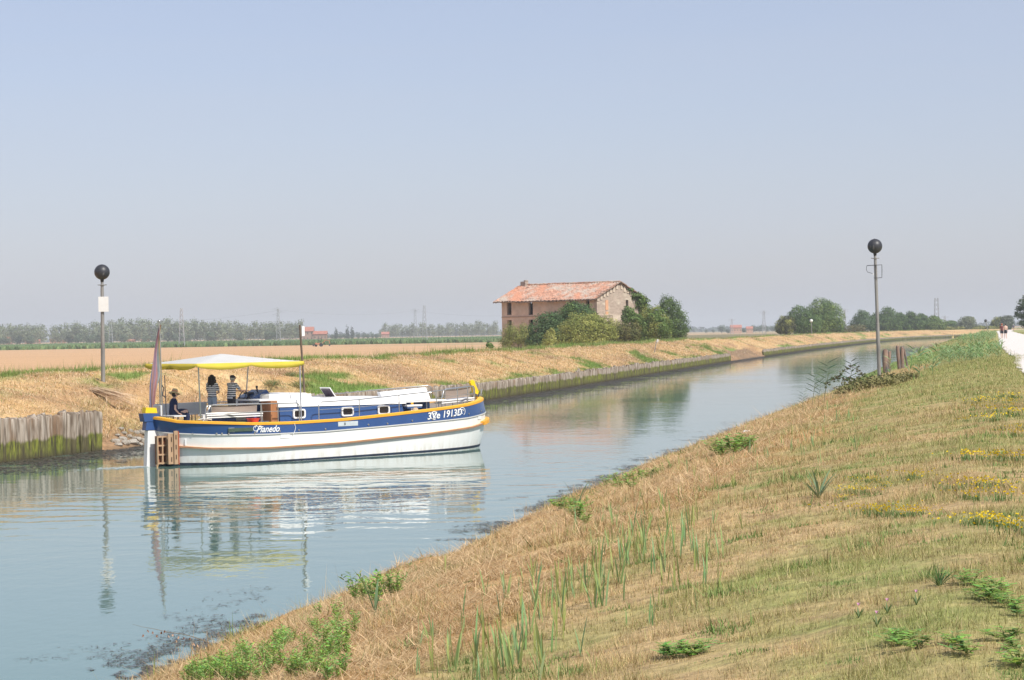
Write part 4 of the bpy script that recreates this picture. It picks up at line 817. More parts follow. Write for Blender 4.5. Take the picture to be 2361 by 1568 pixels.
def hull_material():
    # white paint with a brownish scum line low on the sides and faint weeping stains
    m = bpy.data.materials.new('hull_paint'); m.use_nodes = True; N = m.node_tree.nodes; L = m.node_tree.links; b = N['Principled BSDF']; b.inputs['Roughness'].default_value = .3; b.inputs['Coat Weight'].default_value = .25
    tc = N.new('ShaderNodeTexCoord'); sp = N.new('ShaderNodeSeparateXYZ'); L.new(tc.outputs['Object'], sp.inputs[0])
    mp = N.new('ShaderNodeMapping'); mp.inputs['Scale'].default_value = (2.2, 2.2, .45); L.new(tc.outputs['Object'], mp.inputs[0]); n = N.new('ShaderNodeTexNoise'); n.inputs['Scale'].default_value = 2.4; n.inputs['Detail'].default_value = 7; L.new(mp.outputs[0], n.inputs[0])
    a = N.new('ShaderNodeMapRange'); a.inputs[1].default_value = .05; a.inputs[2].default_value = .42; a.inputs[3].default_value = .55; a.inputs[4].default_value = .10; L.new(sp.outputs[2], a.inputs[0])
    c = N.new('ShaderNodeMapRange'); c.inputs[1].default_value = .42; c.inputs[2].default_value = .70; L.new(n.outputs[0], c.inputs[0])
    f = N.new('ShaderNodeMath'); f.operation = 'MULTIPLY'; L.new(a.outputs[0], f.inputs[0]); L.new(c.outputs[0], f.inputs[1])
    x = N.new('ShaderNodeMixRGB'); L.new(f.outputs[0], x.inputs[0]); x.inputs[1].default_value = (.80, .79, .77, 1); x.inputs[2].default_value = (.46, .38, .27, 1); L.new(x.outputs[0], b.inputs['Base Color'])
    return m
loftn(hs, 'hull', hull_material())
loftn([.615, .66, .72, .8, .9, .985], 'blue_band', M_blue, .03)
def band(h, o0, o1, z0, z1, name, mt, hh=None, x0=-9, sm=50):
    f = lvl(h); m = MB(); A = outline(h, f, o0, z0); Bq = outline(h, f, o1, z0); Cq = outline(h, f, o1, z1); D = outline(h, f, o0, z1)
    rings = []
    for i in range(len(A)):
        if A[i][0] < x0: continue
        rings.append([A[i], Bq[i], Cq[i], D[i]])
    m.loft(rings + ([rings[0]] if x0 < -1 else []), cap=x0 >= -1); return m.build(name, mt, HB, smooth=sm)
band(.615, -.02, .045, -.025, .012, 'band_edge', mat('white_trim', (.62, .60, .56), rough=.4, var=.05))
band(.36, -.03, .11, -.035, .022, 'rubbing_strake', M_teak, x0=.62)
band(.36, -.02, .085, .023, .036, 'strake_cap', mat('strake_cap', (.72, .42, .22), rough=.5, var=.1), x0=.60)
bow_s = MB(); f = lvl(.36); A = outline(.36, f, -.02, -.05); Bq = outline(.36, f, .17, -.05); Cq = outline(.36, f, .17, .09); D = outline(.36, f, -.02, .09)
rg_ = [[A[i], Bq[i], Cq[i], D[i]] for i in range(len(A)) if A[i][0] > 14.3]
bow_s.loft(rg_); bow_s.build('bow_fender', M_yel, HB, smooth=50)
band(1.0, -.20, .055, -.045, .03, 'gunwale', M_yel); band(1.0, -.17, .02, .031, .05, 'gunwale_top', mat('gunwale_yellow', (.85, .50, .06), rough=.5, var=.06))
loftn([-.3, -.05, .03, .055], 'boot_stripe', M_boot, .012)
# decks
def deck(x0, x1, zf, inset, name, mt=M_deck):
    m = MB(); xs = np.linspace(x0, x1, 30); L_ = [(x, -max(hb(x, .95) - inset, .02), zf(x)) for x in xs]; Rr = [(x, max(hb(x, .95) - inset, .02), zf(x)) for x in xs]
    m.loft([L_, Rr], cap=False, closed=False); m.build(name, mt, HB)
deck(.15, 15.3, lambda x: min(zr(x) - .03, float(np.interp(x, [0, 1, 10, 15.3], [1.44, 1.40, 1.42, 1.55]))), .04, 'deck')
# rudder and stern gear
rd_ = MB().slab([(-.30, -.11, -.5), (.10, -.11, -.5), (.22, -.11, 1.27), (-.20, -.11, 1.27)], (0, .22, 0)); rd_.build('rudder', M_hull, HB, bevel=.015)
MB().slab([(-.30, -.13, 1.28), (.24, -.13, 1.28), (.24, -.13, 1.56), (-.26, -.13, 1.58)], (0, .26, 0)).slab([(-.36, -.15, 1.585), (.26, -.15, 1.575), (.27, -.15, 1.86), (-.42, -.15, 1.88)], (0, .30, 0)).build('rudder_head', M_blue, HB, bevel=.01)
MB().slab([(-.30, -.12, 1.89), (.20, -.12, 1.87), (.16, -.12, 2.06), (-.27, -.12, 2.09)], (0, .24, 0)).build('tiller_block', M_yel2, HB, bevel=.01)
M_ply = mat('varnished_plank', (.43, .28, .17), rough=.6, var=.25, scale=4, stretch=(1, 1, .3)); M_slot = mat('slot_dark', (.05, .03, .02), rough=.9)
fr = MB()
for z in (.12, .42, .74, 1.05): fr.box((.10, -.52, z), (.44, .08, .055))
for x in (-.10, .10, .30): fr.box((x, -.525, .58), (.05, .09, 1.0))
fr.box((.11, -.40, .58), (.42, .04, 1.0), mi=1); fr.build('boarding_ladder', [M_ply, mat('red_brown', (.22, .08, .04), rough=.8)], HB)
pk = MB().box((.29, -.78, .62), (.22, .05, 1.08)).box((.47, -.84, .66), (.17, .06, 1.18)); o = pk.build('slotted_gangplank', [M_ply], HB, bevel=.008)
sl_ = MB()
for z in (.25, .60, .95):
    sl_.box((.31, -.808, z), (.035, .012, .16)); sl_.box((.46, -.873, z + .08), (.035, .012, .16))
sl_.build('hand_slot', M_slot, o)
MB().box((.565, -.85, .66), (.03, .09, 1.2)).build('gangplank_edge', mat('red_wood', (.45, .10, .04), rough=.6), HB)
# helpers on the hull side: a point on the starboard skin
def skin(x, z, off=.0):
    h = float(np.interp(z, [0, zs_(x), zb_(x), zr(x)], [0, .36, .62, 1])); y = hb(x, h); y2 = hb(x + .05, h); a = math.atan2(y2 - y, .05); return Vector((x - math.sin(a) * off * -1 * -1, -(y + off * math.cos(a)), z)), a
def skin_box(x, z, w_, h_, off, name, mt, th=.02):
    p, a = skin(x, z, off); MB().box(p, (w_, th, h_), rz=-a).build(name, mt, HB, bevel=.004)
M_pglass = mat('dark_glass', (.02, .02, .025), rough=.08, spec=.6)
skin_box(2.45, 1.235, .95, .13, .04, 'hull_vent', mat('vent_green', (.06, .09, .06), rough=.5)); skin_box(2.12, 1.235, .22, .15, .048, 'vent_slide', mat('vent_grey', (.45, .47, .48), rough=.4))
skin_box(7.15, 1.265, .92, .17, .035, 'side_vent', mat('vent_light', (.52, .56, .58), rough=.4)); skin_box(7.0, 1.27, .04, .09, .05, 'vent_slide', M_dark)
for x, z in ((.95, 1.13), (1.65, 1.12), (1.82, 1.115), (2.05 + .0, 1.11), (3.0, 1.10), (4.05, 1.12), (4.9, 1.12), (6.1, 1.11), (8.1, 1.19), (9.0, 1.20), (10.2, 1.26), (11.2, 1.28), (12.3, 1.34), (13.3, 1.40), (14.3, 1.47)):
    p, a = skin(x, z, .036); MB().tube([p, p + Vector((math.sin(a) * -.02, -.02, 0))], .035, 10).build('through_hull', M_steel, HB)
skin_box(4.3, .93, .42, .14, .012, 'hull_hatch', M_gel); skin_box(14.2, 1.22, .34, .14, .012, 'hull_hatch', M_gel)
skin_box(.80, .84, .06, .22, .03, 'pad_plate', M_gel)
# lettering
def lettering(body, x0, x1, zc, hh, name, slope, shear=.35, off=.05, swirl=()):
    cu = bpy.data.curves.new('t', 'FONT'); cu.body = body; cu.shear = shear; cu.offset = .018; cu.size = 1; cu.resolution_u = 4
    to = bpy.data.objects.new('t', cu); COL.objects.link(to); bpy.context.view_layer.update()
    me = bpy.data.meshes.new_from_object(to.evaluated_get(bpy.context.evaluated_depsgraph_get())); bpy.data.objects.remove(to)
    bm = bmesh.new(); bm.from_mesh(me); bmesh.ops.subdivide_edges(bm, edges=[e for e in bm.edges if e.calc_length() > .3], cuts=1)
    xs = [v.co.x for v in bm.verts]; ys = [v.co.y for v in bm.verts]; a, b, c, d = min(xs), max(xs), min(ys), max(ys)
    for pts in swirl:
        prev = None
        for k in range(len(pts) - 1):
            p, q_ = Vector((*pts[k], 0)), Vector((*pts[k + 1], 0)); n = Vector((-(q_ - p).y, (q_ - p).x, 0)).normalized() * .035
            f4 = [bm.verts.new(v) for v in (p + n, p - n, q_ - n, q_ + n)]; bm.faces.new(f4)
    for v in bm.verts:
        t = (v.co.x - a) / (b - a); x = x0 + (x1 - x0) * t; z = zc(x) + ((v.co.y - c) / (d - c) - .5) * hh; p, an = skin(x, z, off); v.co = p
    bm.to_mesh(me); bm.free(); me.materials.clear(); o = link(name, me, M_gel, HB); return o
arc = lambda cx, cy, rx, ry, a0, a1, n=14: [(cx + rx * math.cos(R(a0 + (a1 - a0) * k / n)), cy + ry * math.sin(R(a0 + (a1 - a0) * k / n))) for k in range(n + 1)]
lettering('Pianedo', 3.05, 4.05, lambda x: 1.225 - .01 * (x - 3.5), .24, 'boat_name', 0, .45, swirl=[arc(-.05, .42, .30, .28, 40, 330), arc(.3, .55, .42, .26, 60, 200)])
lettering('3Ve 1913D', 10.95, 12.85, lambda x: 1.40 + .055 * (x - 11), .27, 'registration_number', 0, .18, swirl=[arc(.85, .35, .42, .42, 30, 300), arc(1.0, .36, .22, .24, 0, 300), arc(4.65, .36, .48, .42, -60, 200), arc(4.7, .36, .22, .2, 0, 280)])
# cabin
CW = 1.55
cb = MB(); cb.loft([[(4.5, -CW, 1.38), (10.3, -CW, 1.38), (10.65, -1.25, 1.38), (10.65, 1.25, 1.38), (10.3, CW, 1.38), (4.5, CW, 1.38)], [(4.5, -CW + .04, 1.95), (10.2, -CW + .04, 1.885), (10.5, -1.2, 1.885), (10.5, 1.2, 1.885), (10.2, CW - .04, 1.885), (4.5, CW - .04, 1.95)]]); cb.build('cabin', M_blue, HB, bevel=.012)
ct = MB(); ct.loft([[(4.42, -CW - .0, 1.952), (10.4, -CW, 1.888), (10.7, -1.2, 1.888), (10.7, 1.2, 1.888), (10.4, CW, 1.888), (4.42, CW, 1.952)], [(4.46, -CW + .10, 2.20), (10.2, -CW + .14, 2.12), (10.5, -1.1, 2.1), (10.5, 1.1, 2.1), (10.2, CW - .14, 2.12), (4.46, CW - .10, 2.20)], [(4.6, -1.0, 2.255), (10, -1.0, 2.17), (10.2, -.8, 2.17), (10.2, .8, 2.17), (10, 1.0, 2.17), (4.6, 1.0, 2.255)]]); ct.build('cabin_roof', M_gel, HB, bevel=.02)
MB().box((5.35, -.1, 2.31), (1.9, 1.9, .16)).box((5.3, -.1, 2.40), (1.7, 1.7, .05)).build('companionway_hatch', M_gel, HB, bevel=.02)
MB().box((4.15, -.55, 2.22), (.75, 1.5, .07)).build('cockpit_shelf', M_gel, HB, bevel=.012)
def rrect(w_, h_, r_, n=5):
    o = []
    for cx, cz, a0 in ((w_ / 2 - r_, h_ / 2 - r_, 0), (-w_ / 2 + r_, h_ / 2 - r_, 90), (-w_ / 2 + r_, -h_ / 2 + r_, 180), (w_ / 2 - r_, -h_ / 2 + r_, 270)):
        for k in range(n + 1): a = R(a0 + 90 * k / n); o.append((cx + r_ * math.cos(a), cz + r_ * math.sin(a)))
    return o
for x in (5.33, 7.55, 9.27):
    O_ = rrect(.56, .34, .09); I_ = rrect(.44, .235, .06); y = -CW - .02
    m = MB().loft([[(x + a, y + .03, 1.69 + b) for a, b in O_], [(x + a, y - .035, 1.69 + b) for a, b in O_], [(x + a, y - .035, 1.69 + b) for a, b in I_], [(x + a, y + .01, 1.69 + b) for a, b in I_]], cap=False); pf = m.build('porthole', M_gel, HB, smooth=40)
    MB().slab([(x + a, y - .005, 1.69 + b) for a, b in I_], (0, .02, 0)).build('pane', M_pglass, pf)
# open roof hatch
hm = Matrix.Rotation(R(0), 3, 'Z') @ Matrix.Rotation(R(52), 3, 'Y')
ht = MB().box((7.62, -.35, 2.36), (.55, .62, .035), M=hm).build('roof_hatch', M_gel, HB, bevel=.008)
MB().box((7.60, -.37, 2.345), (.46, .54, .03), M=hm).build('hatch_pane', mat('smoked_acrylic', (.07, .05, .07), rough=.15), ht)
MB().box((7.85, -.35, 2.2), (.75, .72, .05)).build('hatch_frame', M_gel, HB, bevel=.01)
# doors at the cabin's after end
M_door = mat('varnished_door', (.36, .16, .07), rough=.45, var=.2, scale=3, stretch=(1, 1, .3))
MB().box((4.10, -1.25, 1.80), (.04, .62, .78)).box((4.28, -1.42, 1.80), (.38, .04, .78)).build('cabin_door', M_door, HB, bevel=.006); MB().box((4.45, -.95, 1.80), (.06, .5, .8)).build('door_shade', mat('shaded_door_wood', (.10, .045, .025), rough=.6), HB)  # last panel is a darker copy of the door wood, doorway shade in its colour
MB().box((3.1, -.4, 1.56), (1.7, .9, .30)).build('deck_locker', M_blue, HB, bevel=.01); MB().box((3.25, -.87, 1.60), (.42, .03, .17)).build('locker_grille', mat('grille_grey', (.38, .36, .34), rough=.6), HB)
# console with wheel and lever
cs = MB().slab([(4.05, -.45, 1.42), (4.95, -.45, 1.42), (4.95, -.45, 2.30), (4.72, -.45, 2.58), (4.08, -.45, 2.30)], (0, .95, 0)).build('steering_console', M_blue, HB, bevel=.015)
MB().tube([(4.55, -.1, 2.48), (4.52, -.1, 2.66)], .03, 8).ell((4.52, -.1, 2.68), (.045, .045, .05)).box((4.3, .1, 2.46), (.25, .3, .06)).build('throttle', M_dark, cs)
wh = MB(); wc = Vector((3.98, .0, 2.28)); wn = 24
ringp = [wc + Vector((.10 * math.sin(2 * math.pi * k / wn) * .6, .26 * math.cos(2 * math.pi * k / wn), .26 * math.sin(2 * math.pi * k / wn))) for k in range(wn)]
wh.tube(ringp + [ringp[0]], .02, 6, cap=False)
for k in (0, 8, 16): wh.tube([wc + Vector((.06, 0, 0)), ringp[k]], .014, 5)
wh.build('steering_wheel', M_dark, cs)
# benches
M_fab = mat('brown_mesh_fabric', (.30, .24, .20), rough=.9, var=.15, scale=3, col2=(.12, .10, .09), mixscale=1.5, mixlo=.5, mixhi=.6, stretch=(.3, 1, 2)); M_pvc = mat('grey_white_panel', (.60, .61, .62), rough=.6, var=.04)
def rail_bench(x0, x1, y, zs0, zt, sl, name):
    """tube framed bench with a fabric back and a white slatted seat; sl is the fore-and-aft rise"""
    dx = x1 - x0; rise = lambda x: (x - x0) * sl
    t = MB(); P = lambda x, z, yy=y: (x, yy, z + rise(x))
    b = MB().tube([P(x0, 1.42 + .02), P(x0 + .03, zs0 + .14), P(x0 + .14, zt - .05), P(x0 + .28, zt), P(x1 - .15, zt), P(x1 - .04, zt - .06), P(x1, zs0), P(x1, 1.44)], .028, 8).tube([P(x0 + .2, 1.42), P(x0 + .2, zt - .02)], .022, 8).build('bench_frame', M_steel, HB, smooth=50)
    q = MB(); n = 14; r1, r2 = [], []
    for k in range(n + 1):
        x = x0 + .2 + (dx - .4) * k / n; s = .035 * math.sin(math.pi * k / n); r1.append((x, y + .02 + s, zt - .03 + rise(x) - s)); r2.append((x, y + .05, zs0 + .10 + rise(x)))
    q.loft([r1, r2, [(a, b_ + .012, c) for a, b_, c in r2], [(a, b_ + .012, c) for a, b_, c in r1]], cap=False, closed=False); q.build('back_sling', M_fab, b)
    MB().slab([P(x0 - .02, zs0 + .02, y - .06), P(x1, zs0 + .02, y - .06), P(x1, zs0 + .07, y - .06), P(x0 - .02, zs0 + .07, y - .06)], (0, .55, 0)).slab([P(x0, zs0 - .06, y - .03), P(x1, zs0 - .06, y - .03), P(x1, zs0 - .015, y - .03), P(x0, zs0 - .015, y - .03)], (0, .45, 0)).build('bench_seat', M_gel, b, bevel=.006)
rail_bench(1.45, 3.85, -1.34, 1.72, 2.13, -.005, 'bench'); rail_bench(12.72, 14.42, -.85, 1.86, 2.36, .045, 'bench')
MB().box((2.1, 1.32, 1.95), (2.3, .06, .40)).box((2.1, 1.05, 1.75), (2.3, .5, .05)).box((.55, .55, 1.95), (.06, 1.3, .38), rz=-.25).box((.80, .30, 1.75), (.5, 1.9, .05)).build('stern_bench', M_pvc, HB, bevel=.01)
lg = MB()
for x, y in ((.8, -.5), (.9, .9), (1.6, 1.0), (2.4, 1.0), (3.1, 1.0)): lg.tube([(x, y, 1.4), (x, y, 1.73)], .022, 8)
lg.build('bench_leg', M_dark, HB); MB().box((1.35, -1.3, 1.62), (.12, .03, .32)).tube([(1.05, -1.42, 1.63), (1.2, -1.5, 1.67), (1.55, -1.5, 1.62)], .018, 6).build('stern_fitting', M_pvc, HB)
# sun pad on the fore cabin
MB().box((11.35, -.35, 1.945), (2.7, 1.7, .07)).slab([(10.1, -.55, 1.98), (12.45, -.55, 1.98), (12.38, -.35, 2.44), (10.1, -.35, 2.32)], (0, .22, 0)).box((10.8, -1.42, 1.80), (.75, .3, .07)).build('sun_bench', M_gel, HB, bevel=.02)
MB().box((10.8, -1.42, 1.73), (.72, .26, .05)).build('step_underside', mat('blue_support', (.05, .11, .26), rough=.5), HB)
for x_, w_ in ((11.2, .8), (12.1, .9)): MB().box((x_, -.4, 1.66), (.07, w_, .5)).build('support_panel', mat('blue_support'), HB)
MB().tube([(10.72, -1.66, 1.61), (10.72, -1.72, 1.61)], .13, 20).build('round_vent', mat('beige_cap', (.62, .48, .34), rough=.5), HB, smooth=40)
fl = MB()
for x, y in ((11.9, -.95), (12.5, -.95), (12.3, -.3), (13.6, -.5)): fl.tube([(x, y, 1.5), (x, y, 1.92)], .02, 6)
fl.box((12.35, -.75, 1.93), (.62, .6, .03)); fl.build('bow_table', mat('grey_table', (.40, .42, .44), rough=.5), HB)
# handrails
def rail_run(y, pts, st, name='handrail', mid=.28):
    b = MB(); n = len(pts)
    x0, z0 = pts[0]; x1, z1 = pts[-1]; yf = y if callable(y) else (lambda x: y)
    top = [(x0, yf(x0), zr(x0) + .0), (x0, yf(x0), z0 - .12), (x0 + .05, yf(x0 + .05), z0 - .03), (x0 + .14, yf(x0), z0)] + [(x, yf(x), z) for x, z in pts[1:-1]] + [(x1 - .14, yf(x1 - .14), z1), (x1 - .04, yf(x1), z1 - .04), (x1, yf(x1), z1 - .14), (x1, yf(x1), zr(x1))]
    b.tube(top, .02, 8)
    zt = lambda x: float(np.interp(x, [p[0] for p in pts], [p[1] for p in pts]))
    b.tube([(x, yf(x), zt(x) - mid) for x in np.linspace(x0, x1, 9)], .011, 6)
    for x in st: b.tube([(x, yf(x), zr(x)), (x, yf(x), zt(x))], .019, 8)
    b.build(name, M_steel, HB, smooth=50)
ry = lambda s: (lambda x: s * max(hb(x, 1.0) - .10, .15))
rail_run(ry(-1), [(1.30, 2.12), (3.3, 2.12), (5.05, 2.10)], (3.35, 4.1)); rail_run(ry(-1), [(5.93, 2.10), (7.8, 2.13), (9.7, 2.24), (11.8, 2.35), (14.05, 2.46)], (7.8, 9.7, 11.55, 12.75, 13.45))
rail_run(ry(1), [(1.30, 2.12), (3.3, 2.12), (5.05, 2.10)], (3.2,)); rail_run(ry(1), [(5.93, 2.10), (7.8, 2.13), (9.7, 2.24), (11.8, 2.35), (14.05, 2.46)], (7.8, 9.7, 11.8, 13.2))
# canopy
M_cloth = mat('white_canvas', (.80, .79, .77), rough=.9, var=.03, scale=2, trans=.45); M_val = mat('yellow_canvas', (.76, .62, .08), rough=.85, var=.06, scale=2, trans=.3)
cx0, cx1, cy, ze = .85, 5.55, 1.62, 3.60; pkx, pkz = 3.06, 3.93; cv = MB(); N_ = 12
def ctop(s, t):
    x = cx0 + (cx1 - cx0) * s; y = -cy + 2 * cy * t
    d = max(abs(x - pkx) / (pkx - cx0 if x < pkx else cx1 - pkx), abs(y) / cy); return (x, y, ze + (pkz - ze) * (1 - d) ** 1.12 - .02 * math.sin(math.pi * s) * (d > .98))
grid = [[ctop(i / 24, j / 24) for i in range(25)] for j in range(25)]
cv.loft(grid, cap=False, closed=False); cp = cv.build('canopy', M_cloth, HB, smooth=25)
cp.modifiers.new('thick', 'SOLIDIFY').thickness = .012
vl = MB()
for (p0, p1, k_) in (((cx0, -cy), (cx1, -cy), 2), ((cx1, -cy), (cx1, cy), 2), ((cx1, cy), (cx0, cy), 2), ((cx0, cy), (cx0, -cy), 2)):
    a_, b_ = [], []
    for i in range(41):
        s = i / 40; x = p0[0] + (p1[0] - p0[0]) * s; y = p0[1] + (p1[1] - p0[1]) * s; sc = abs(math.sin(math.pi * k_ * s)) ** .7; o = .02 * math.sin(s * 30)
        a_.append((x, y, ze + .005)); nx_, ny_ = (0, math.copysign(1, p0[1])) if p0[1] == p1[1] else (math.copysign(1, p0[0] - 3), 0); b_.append((x + nx_ * (.03 + o * .3), y + ny_ * (.03 + o * .3), ze - .10 - .13 * sc))
    vl.loft([a_, b_], cap=False, closed=False)
v_ = vl.build('valance', M_val, cp, smooth=50); v_.modifiers.new('thick', 'SOLIDIFY').thickness = .008
for (x, y, xb, yb) in ((1.02, -1.5, 1.22, -1.32), (5.45, -1.5, 5.22, -1.85), (5.30, 1.5, 5.25, 1.75), (1.35, 1.5, 1.35, 1.45)):
    MB().tube([(xb, yb, zr(xb) - .03), (x, y, 3.58)], .026, 10).build('canopy_pole', M_steel, cp, smooth=True)
MB().tube([(1.02, -1.5, 3.57), (5.45, -1.5, 3.57), (5.45, 1.5, 3.57), (1.02, 1.5, 3.57), (1.02, -1.5, 3.57)], .02, 6).tube([(1.02, 0, 3.58), (3.06, 0, 3.88), (5.45, 0, 3.58)], .018, 6).build('canopy_frame', M_steel, cp)
# mast, staff, bow post, anchor gear
MB().tube([(6.78, 0, 2.1), (6.60, 0, 4.93)], .042, 10).build('mast', mat('varnished_mast', (.14, .10, .07), rough=.5, var=.2), HB, smooth=True); MB().box((6.72, -.03, 4.70), (.13, .03, .36)).build('mast_plate', M_white, HB)
st_ = MB().tube([(.52, .05, 1.45), (.42, .0, 5.08)], .028, 8).build('flag_staff', M_steel, HB, smooth=True); MB().ell((.42, 0, 5.12), (.05, .05, .05)).build('finial', M_steel, st_, smooth='all')
MB().tube([(.62, -.02, 2.4), (.50, 0, 2.5), (.56, 0, 2.75), (.49, 0, 2.85)], .02, 6).tube([(.64, -.02, 1.5), (.6, 0, 3.2)], .016, 6).build('staff_bracket', M_dark, st_)
bp_ = MB(); pA, pB = Vector((15.30, .0, 2.0)), Vector((15.0, -.02, 2.62)); ax_ = (pB - pA).normalized(); sx_ = Vector((ax_.z, 0, -ax_.x))
prof = [(-.12, 0), (.12, 0), (.13, .25), (.10, .5), (.12, .62), (.05, .72), (-.05, .73), (-.12, .66), (-.10, .5), (-.12, .25)]
bp_.slab([pA + sx_ * a + ax_ * b + Vector((0, -.06, 0)) for a, b in prof], (0, .12, 0)); bp_.build('bow_post', M_yel2, HB, bevel=.012)
MB().box((14.75, -.15, 1.78), (.35, .3, .3)).tube([(14.5, -.4, 1.7), (14.75, -.45, 2.0), (15.0, -.3, 2.1)], .03, 6).tube([(14.9, -.5, 1.8), (15.2, -.25, 2.15)], .025, 6).tube([(14.6, -.55, 1.75), (14.6, -.55, 2.05)], .035, 8).build('anchor_winch', M_dark, HB)
MB().box((14.05, -.75, 1.72), (.12, .12, .30)).build('bow_bollard', M_gel, HB, bevel=.01); MB().box((15.2, 0, 2.06), (.35, .5, .06)).tube([(15.35, -.2, 2.1), (15.4, -.2, 2.3)], .03, 8).build('stem_fitting', M_steel, HB)
MB().tube([(4.7, -1.98, 1.43), (4.71, -2.13, 1.35), (4.74, -2.14, 1.22), (4.70, -2.15, 1.1), (4.62, -2.16, .98)], .010, 5).build('mooring_line', M_gel, HB)
# flag hanging from the staff
fg = MB(); rings = []; CL = [(.55, .10, .09), (.62, .35, .05), (.72, .62, .09), (.28, .42, .28), (.16, .28, .45), (.35, .20, .42)]
nz = 26; nf = 44
for j in range(nz + 1):
    s = j / nz; z = 5.0 - 3.05 * s; wid = float(np.interp(s, [0, .33, .6, .84, 1], [.05, .28, .46, .30, .22])); lead = .44 - float(np.interp(s, [0, .6, .7, .84, 1], [0, .02, .13, .22, .25]))
    ring = []
    for k in range(nf + 1):
        u_ = k / nf; x = lead + .04 - wid * u_ - .04 * s; y = .045 * math.sin(u_ * 16 + s * 3) * (1 - .3 * s) + .04 * math.sin(s * 7); zz = z - .35 * (1 - u_) * 0 + (.55 * max(0, s - .5) * (1 - u_) ** 1.2)
        ring.append((x, y, zz))
    rings.append(ring)
fm = MB(); fm.loft(rings, cap=False, closed=False); fo_ = fm.build('rainbow_flag', None); me = fo_.data
ca = me.color_attributes.new('Col', 'FLOAT_COLOR', 'POINT'); cc = np.ones((len(me.vertices), 4), np.float32); pal = [(.30, .27, .34), (.50, .20, .19), (.58, .42, .14), (.30, .36, .36), (.48, .24, .22), (.36, .24, .32), (.42, .24, .20), (.12, .16, .30)]
for i in range(len(me.vertices)):
    j, k = divmod(i, nf + 1); t_ = (k / nf * 5.2 + j / nz * 3.4) % len(pal); c0, c1 = pal[int(t_)], pal[(int(t_) + 1) % len(pal)]; fr_ = min(max((t_ % 1 - .35) * 3, 0), 1); cc[i, :3] = [a * (1 - fr_) + b * fr_ for a, b in zip(c0, c1)]
ca.data.foreach_set('color', cc.ravel()); me.materials.append(mat('flag_cloth', attr=True, rough=.9, var=.08, scale=6, trans=.3)); me.polygons.foreach_set('use_smooth', [True] * len(me.polygons))
fo_.matrix_world = BM; tag(fo_, 'limp faded rainbow striped flag hanging from the staff at the boat stern', 'flag')
# loose things on deck
def on_boat(o): o.matrix_world = BM @ o.matrix_world
def bowl(x, y, z, r_, h_, mt, name, label):
    rings = [[(rr * math.cos(a), rr * math.sin(a), zz) for a in np.linspace(0, 2 * math.pi, 21)[:-1]] for rr, zz in ((r_ * .7, 0), (r_ * .8, h_ * .4), (r_, h_), (r_ * .93, h_), (r_ * .7, h_ * .4), (r_ * .6, .02))]
    o = MB().loft(rings).build(name, mt, smooth=40); o.location = BM @ Vector((x, y, z)); tag(o, label, 'bowl')
bowl(3.18, -1.72, 1.46, .26, .15, mat('red_plastic', (.55, .05, .05), rough=.4), 'basin', 'red plastic basin on the side deck below the bench end'); bowl(2.55, -1.75, 1.445, .24, .05, mat('green_plastic', (.25, .40, .05), rough=.4), 'tray', 'flat lime green tray on the side deck left of the red basin'); bowl(3.62, -1.75, 1.445, .2, .04, mat('blue_plastic', (.12, .25, .5), rough=.4), 'tray', 'flat blue tray on the side deck right of the red basin')

# ------------------------------------------------------------ people
M_skin = mat('skin', (.55, .33, .23), rough=.55, var=.05); M_skin_l = mat('fair_skin', (.66, .43, .33), rough=.55, var=.05); M_hair = mat('black_hair', (.015, .011, .009), rough=.5, var=.3, scale=20, bump=.01, bscale=40)
M_grey = mat('grey_hair', (.50, .45, .36), rough=.8); M_cap = mat('dark_cap', (.03, .03, .04), rough=.8); M_jean = mat('pale_jeans', (.30, .36, .42), rough=.9, var=.08); M_navy = mat('navy_dress', (.018, .028, .075), rough=.9, var=.15, scale=6); M_straw = mat('straw_hat', (.58, .46, .26), rough=.9, var=.1, scale=15)
def stripe_mat(name, a, b, per, off=0.0):
    m = bpy.data.materials.new(name); m.use_nodes = True; N = m.node_tree.nodes; L = m.node_tree.links; bs = N['Principled BSDF']; bs.inputs['Roughness'].default_value = .9
    tc = N.new('ShaderNodeTexCoord'); sp = N.new('ShaderNodeSeparateXYZ'); L.new(tc.outputs['Object'], sp.inputs[0]); mu = N.new('ShaderNodeMath'); mu.operation = 'MULTIPLY_ADD'; mu.inputs[1].default_value = 1 / per; mu.inputs[2].default_value = off; L.new(sp.outputs[2], mu.inputs[0])
    nz_ = N.new('ShaderNodeTexNoise'); nz_.inputs['Scale'].default_value = 4; L.new(tc.outputs['Object'], nz_.inputs[0]); ad = N.new('ShaderNodeMath'); ad.operation = 'MULTIPLY_ADD'; ad.inputs[1].default_value = .7; L.new(nz_.outputs[0], ad.inputs[0]); L.new(mu.outputs[0], ad.inputs[2])
    fr_ = N.new('ShaderNodeMath'); fr_.operation = 'FRACT'; L.new(ad.outputs[0], fr_.inputs[0]); gt = N.new('ShaderNodeMath'); gt.operation = 'GREATER_THAN'; gt.inputs[1].default_value = .5; L.new(fr_.outputs[0], gt.inputs[0])
    mx = N.new('ShaderNodeMixRGB'); mx.inputs[1].default_value = (*a, 1); mx.inputs[2].default_value = (*b, 1); L.new(gt.outputs[0], mx.inputs[0]); L.new(mx.outputs[0], bs.inputs['Base Color']); return m
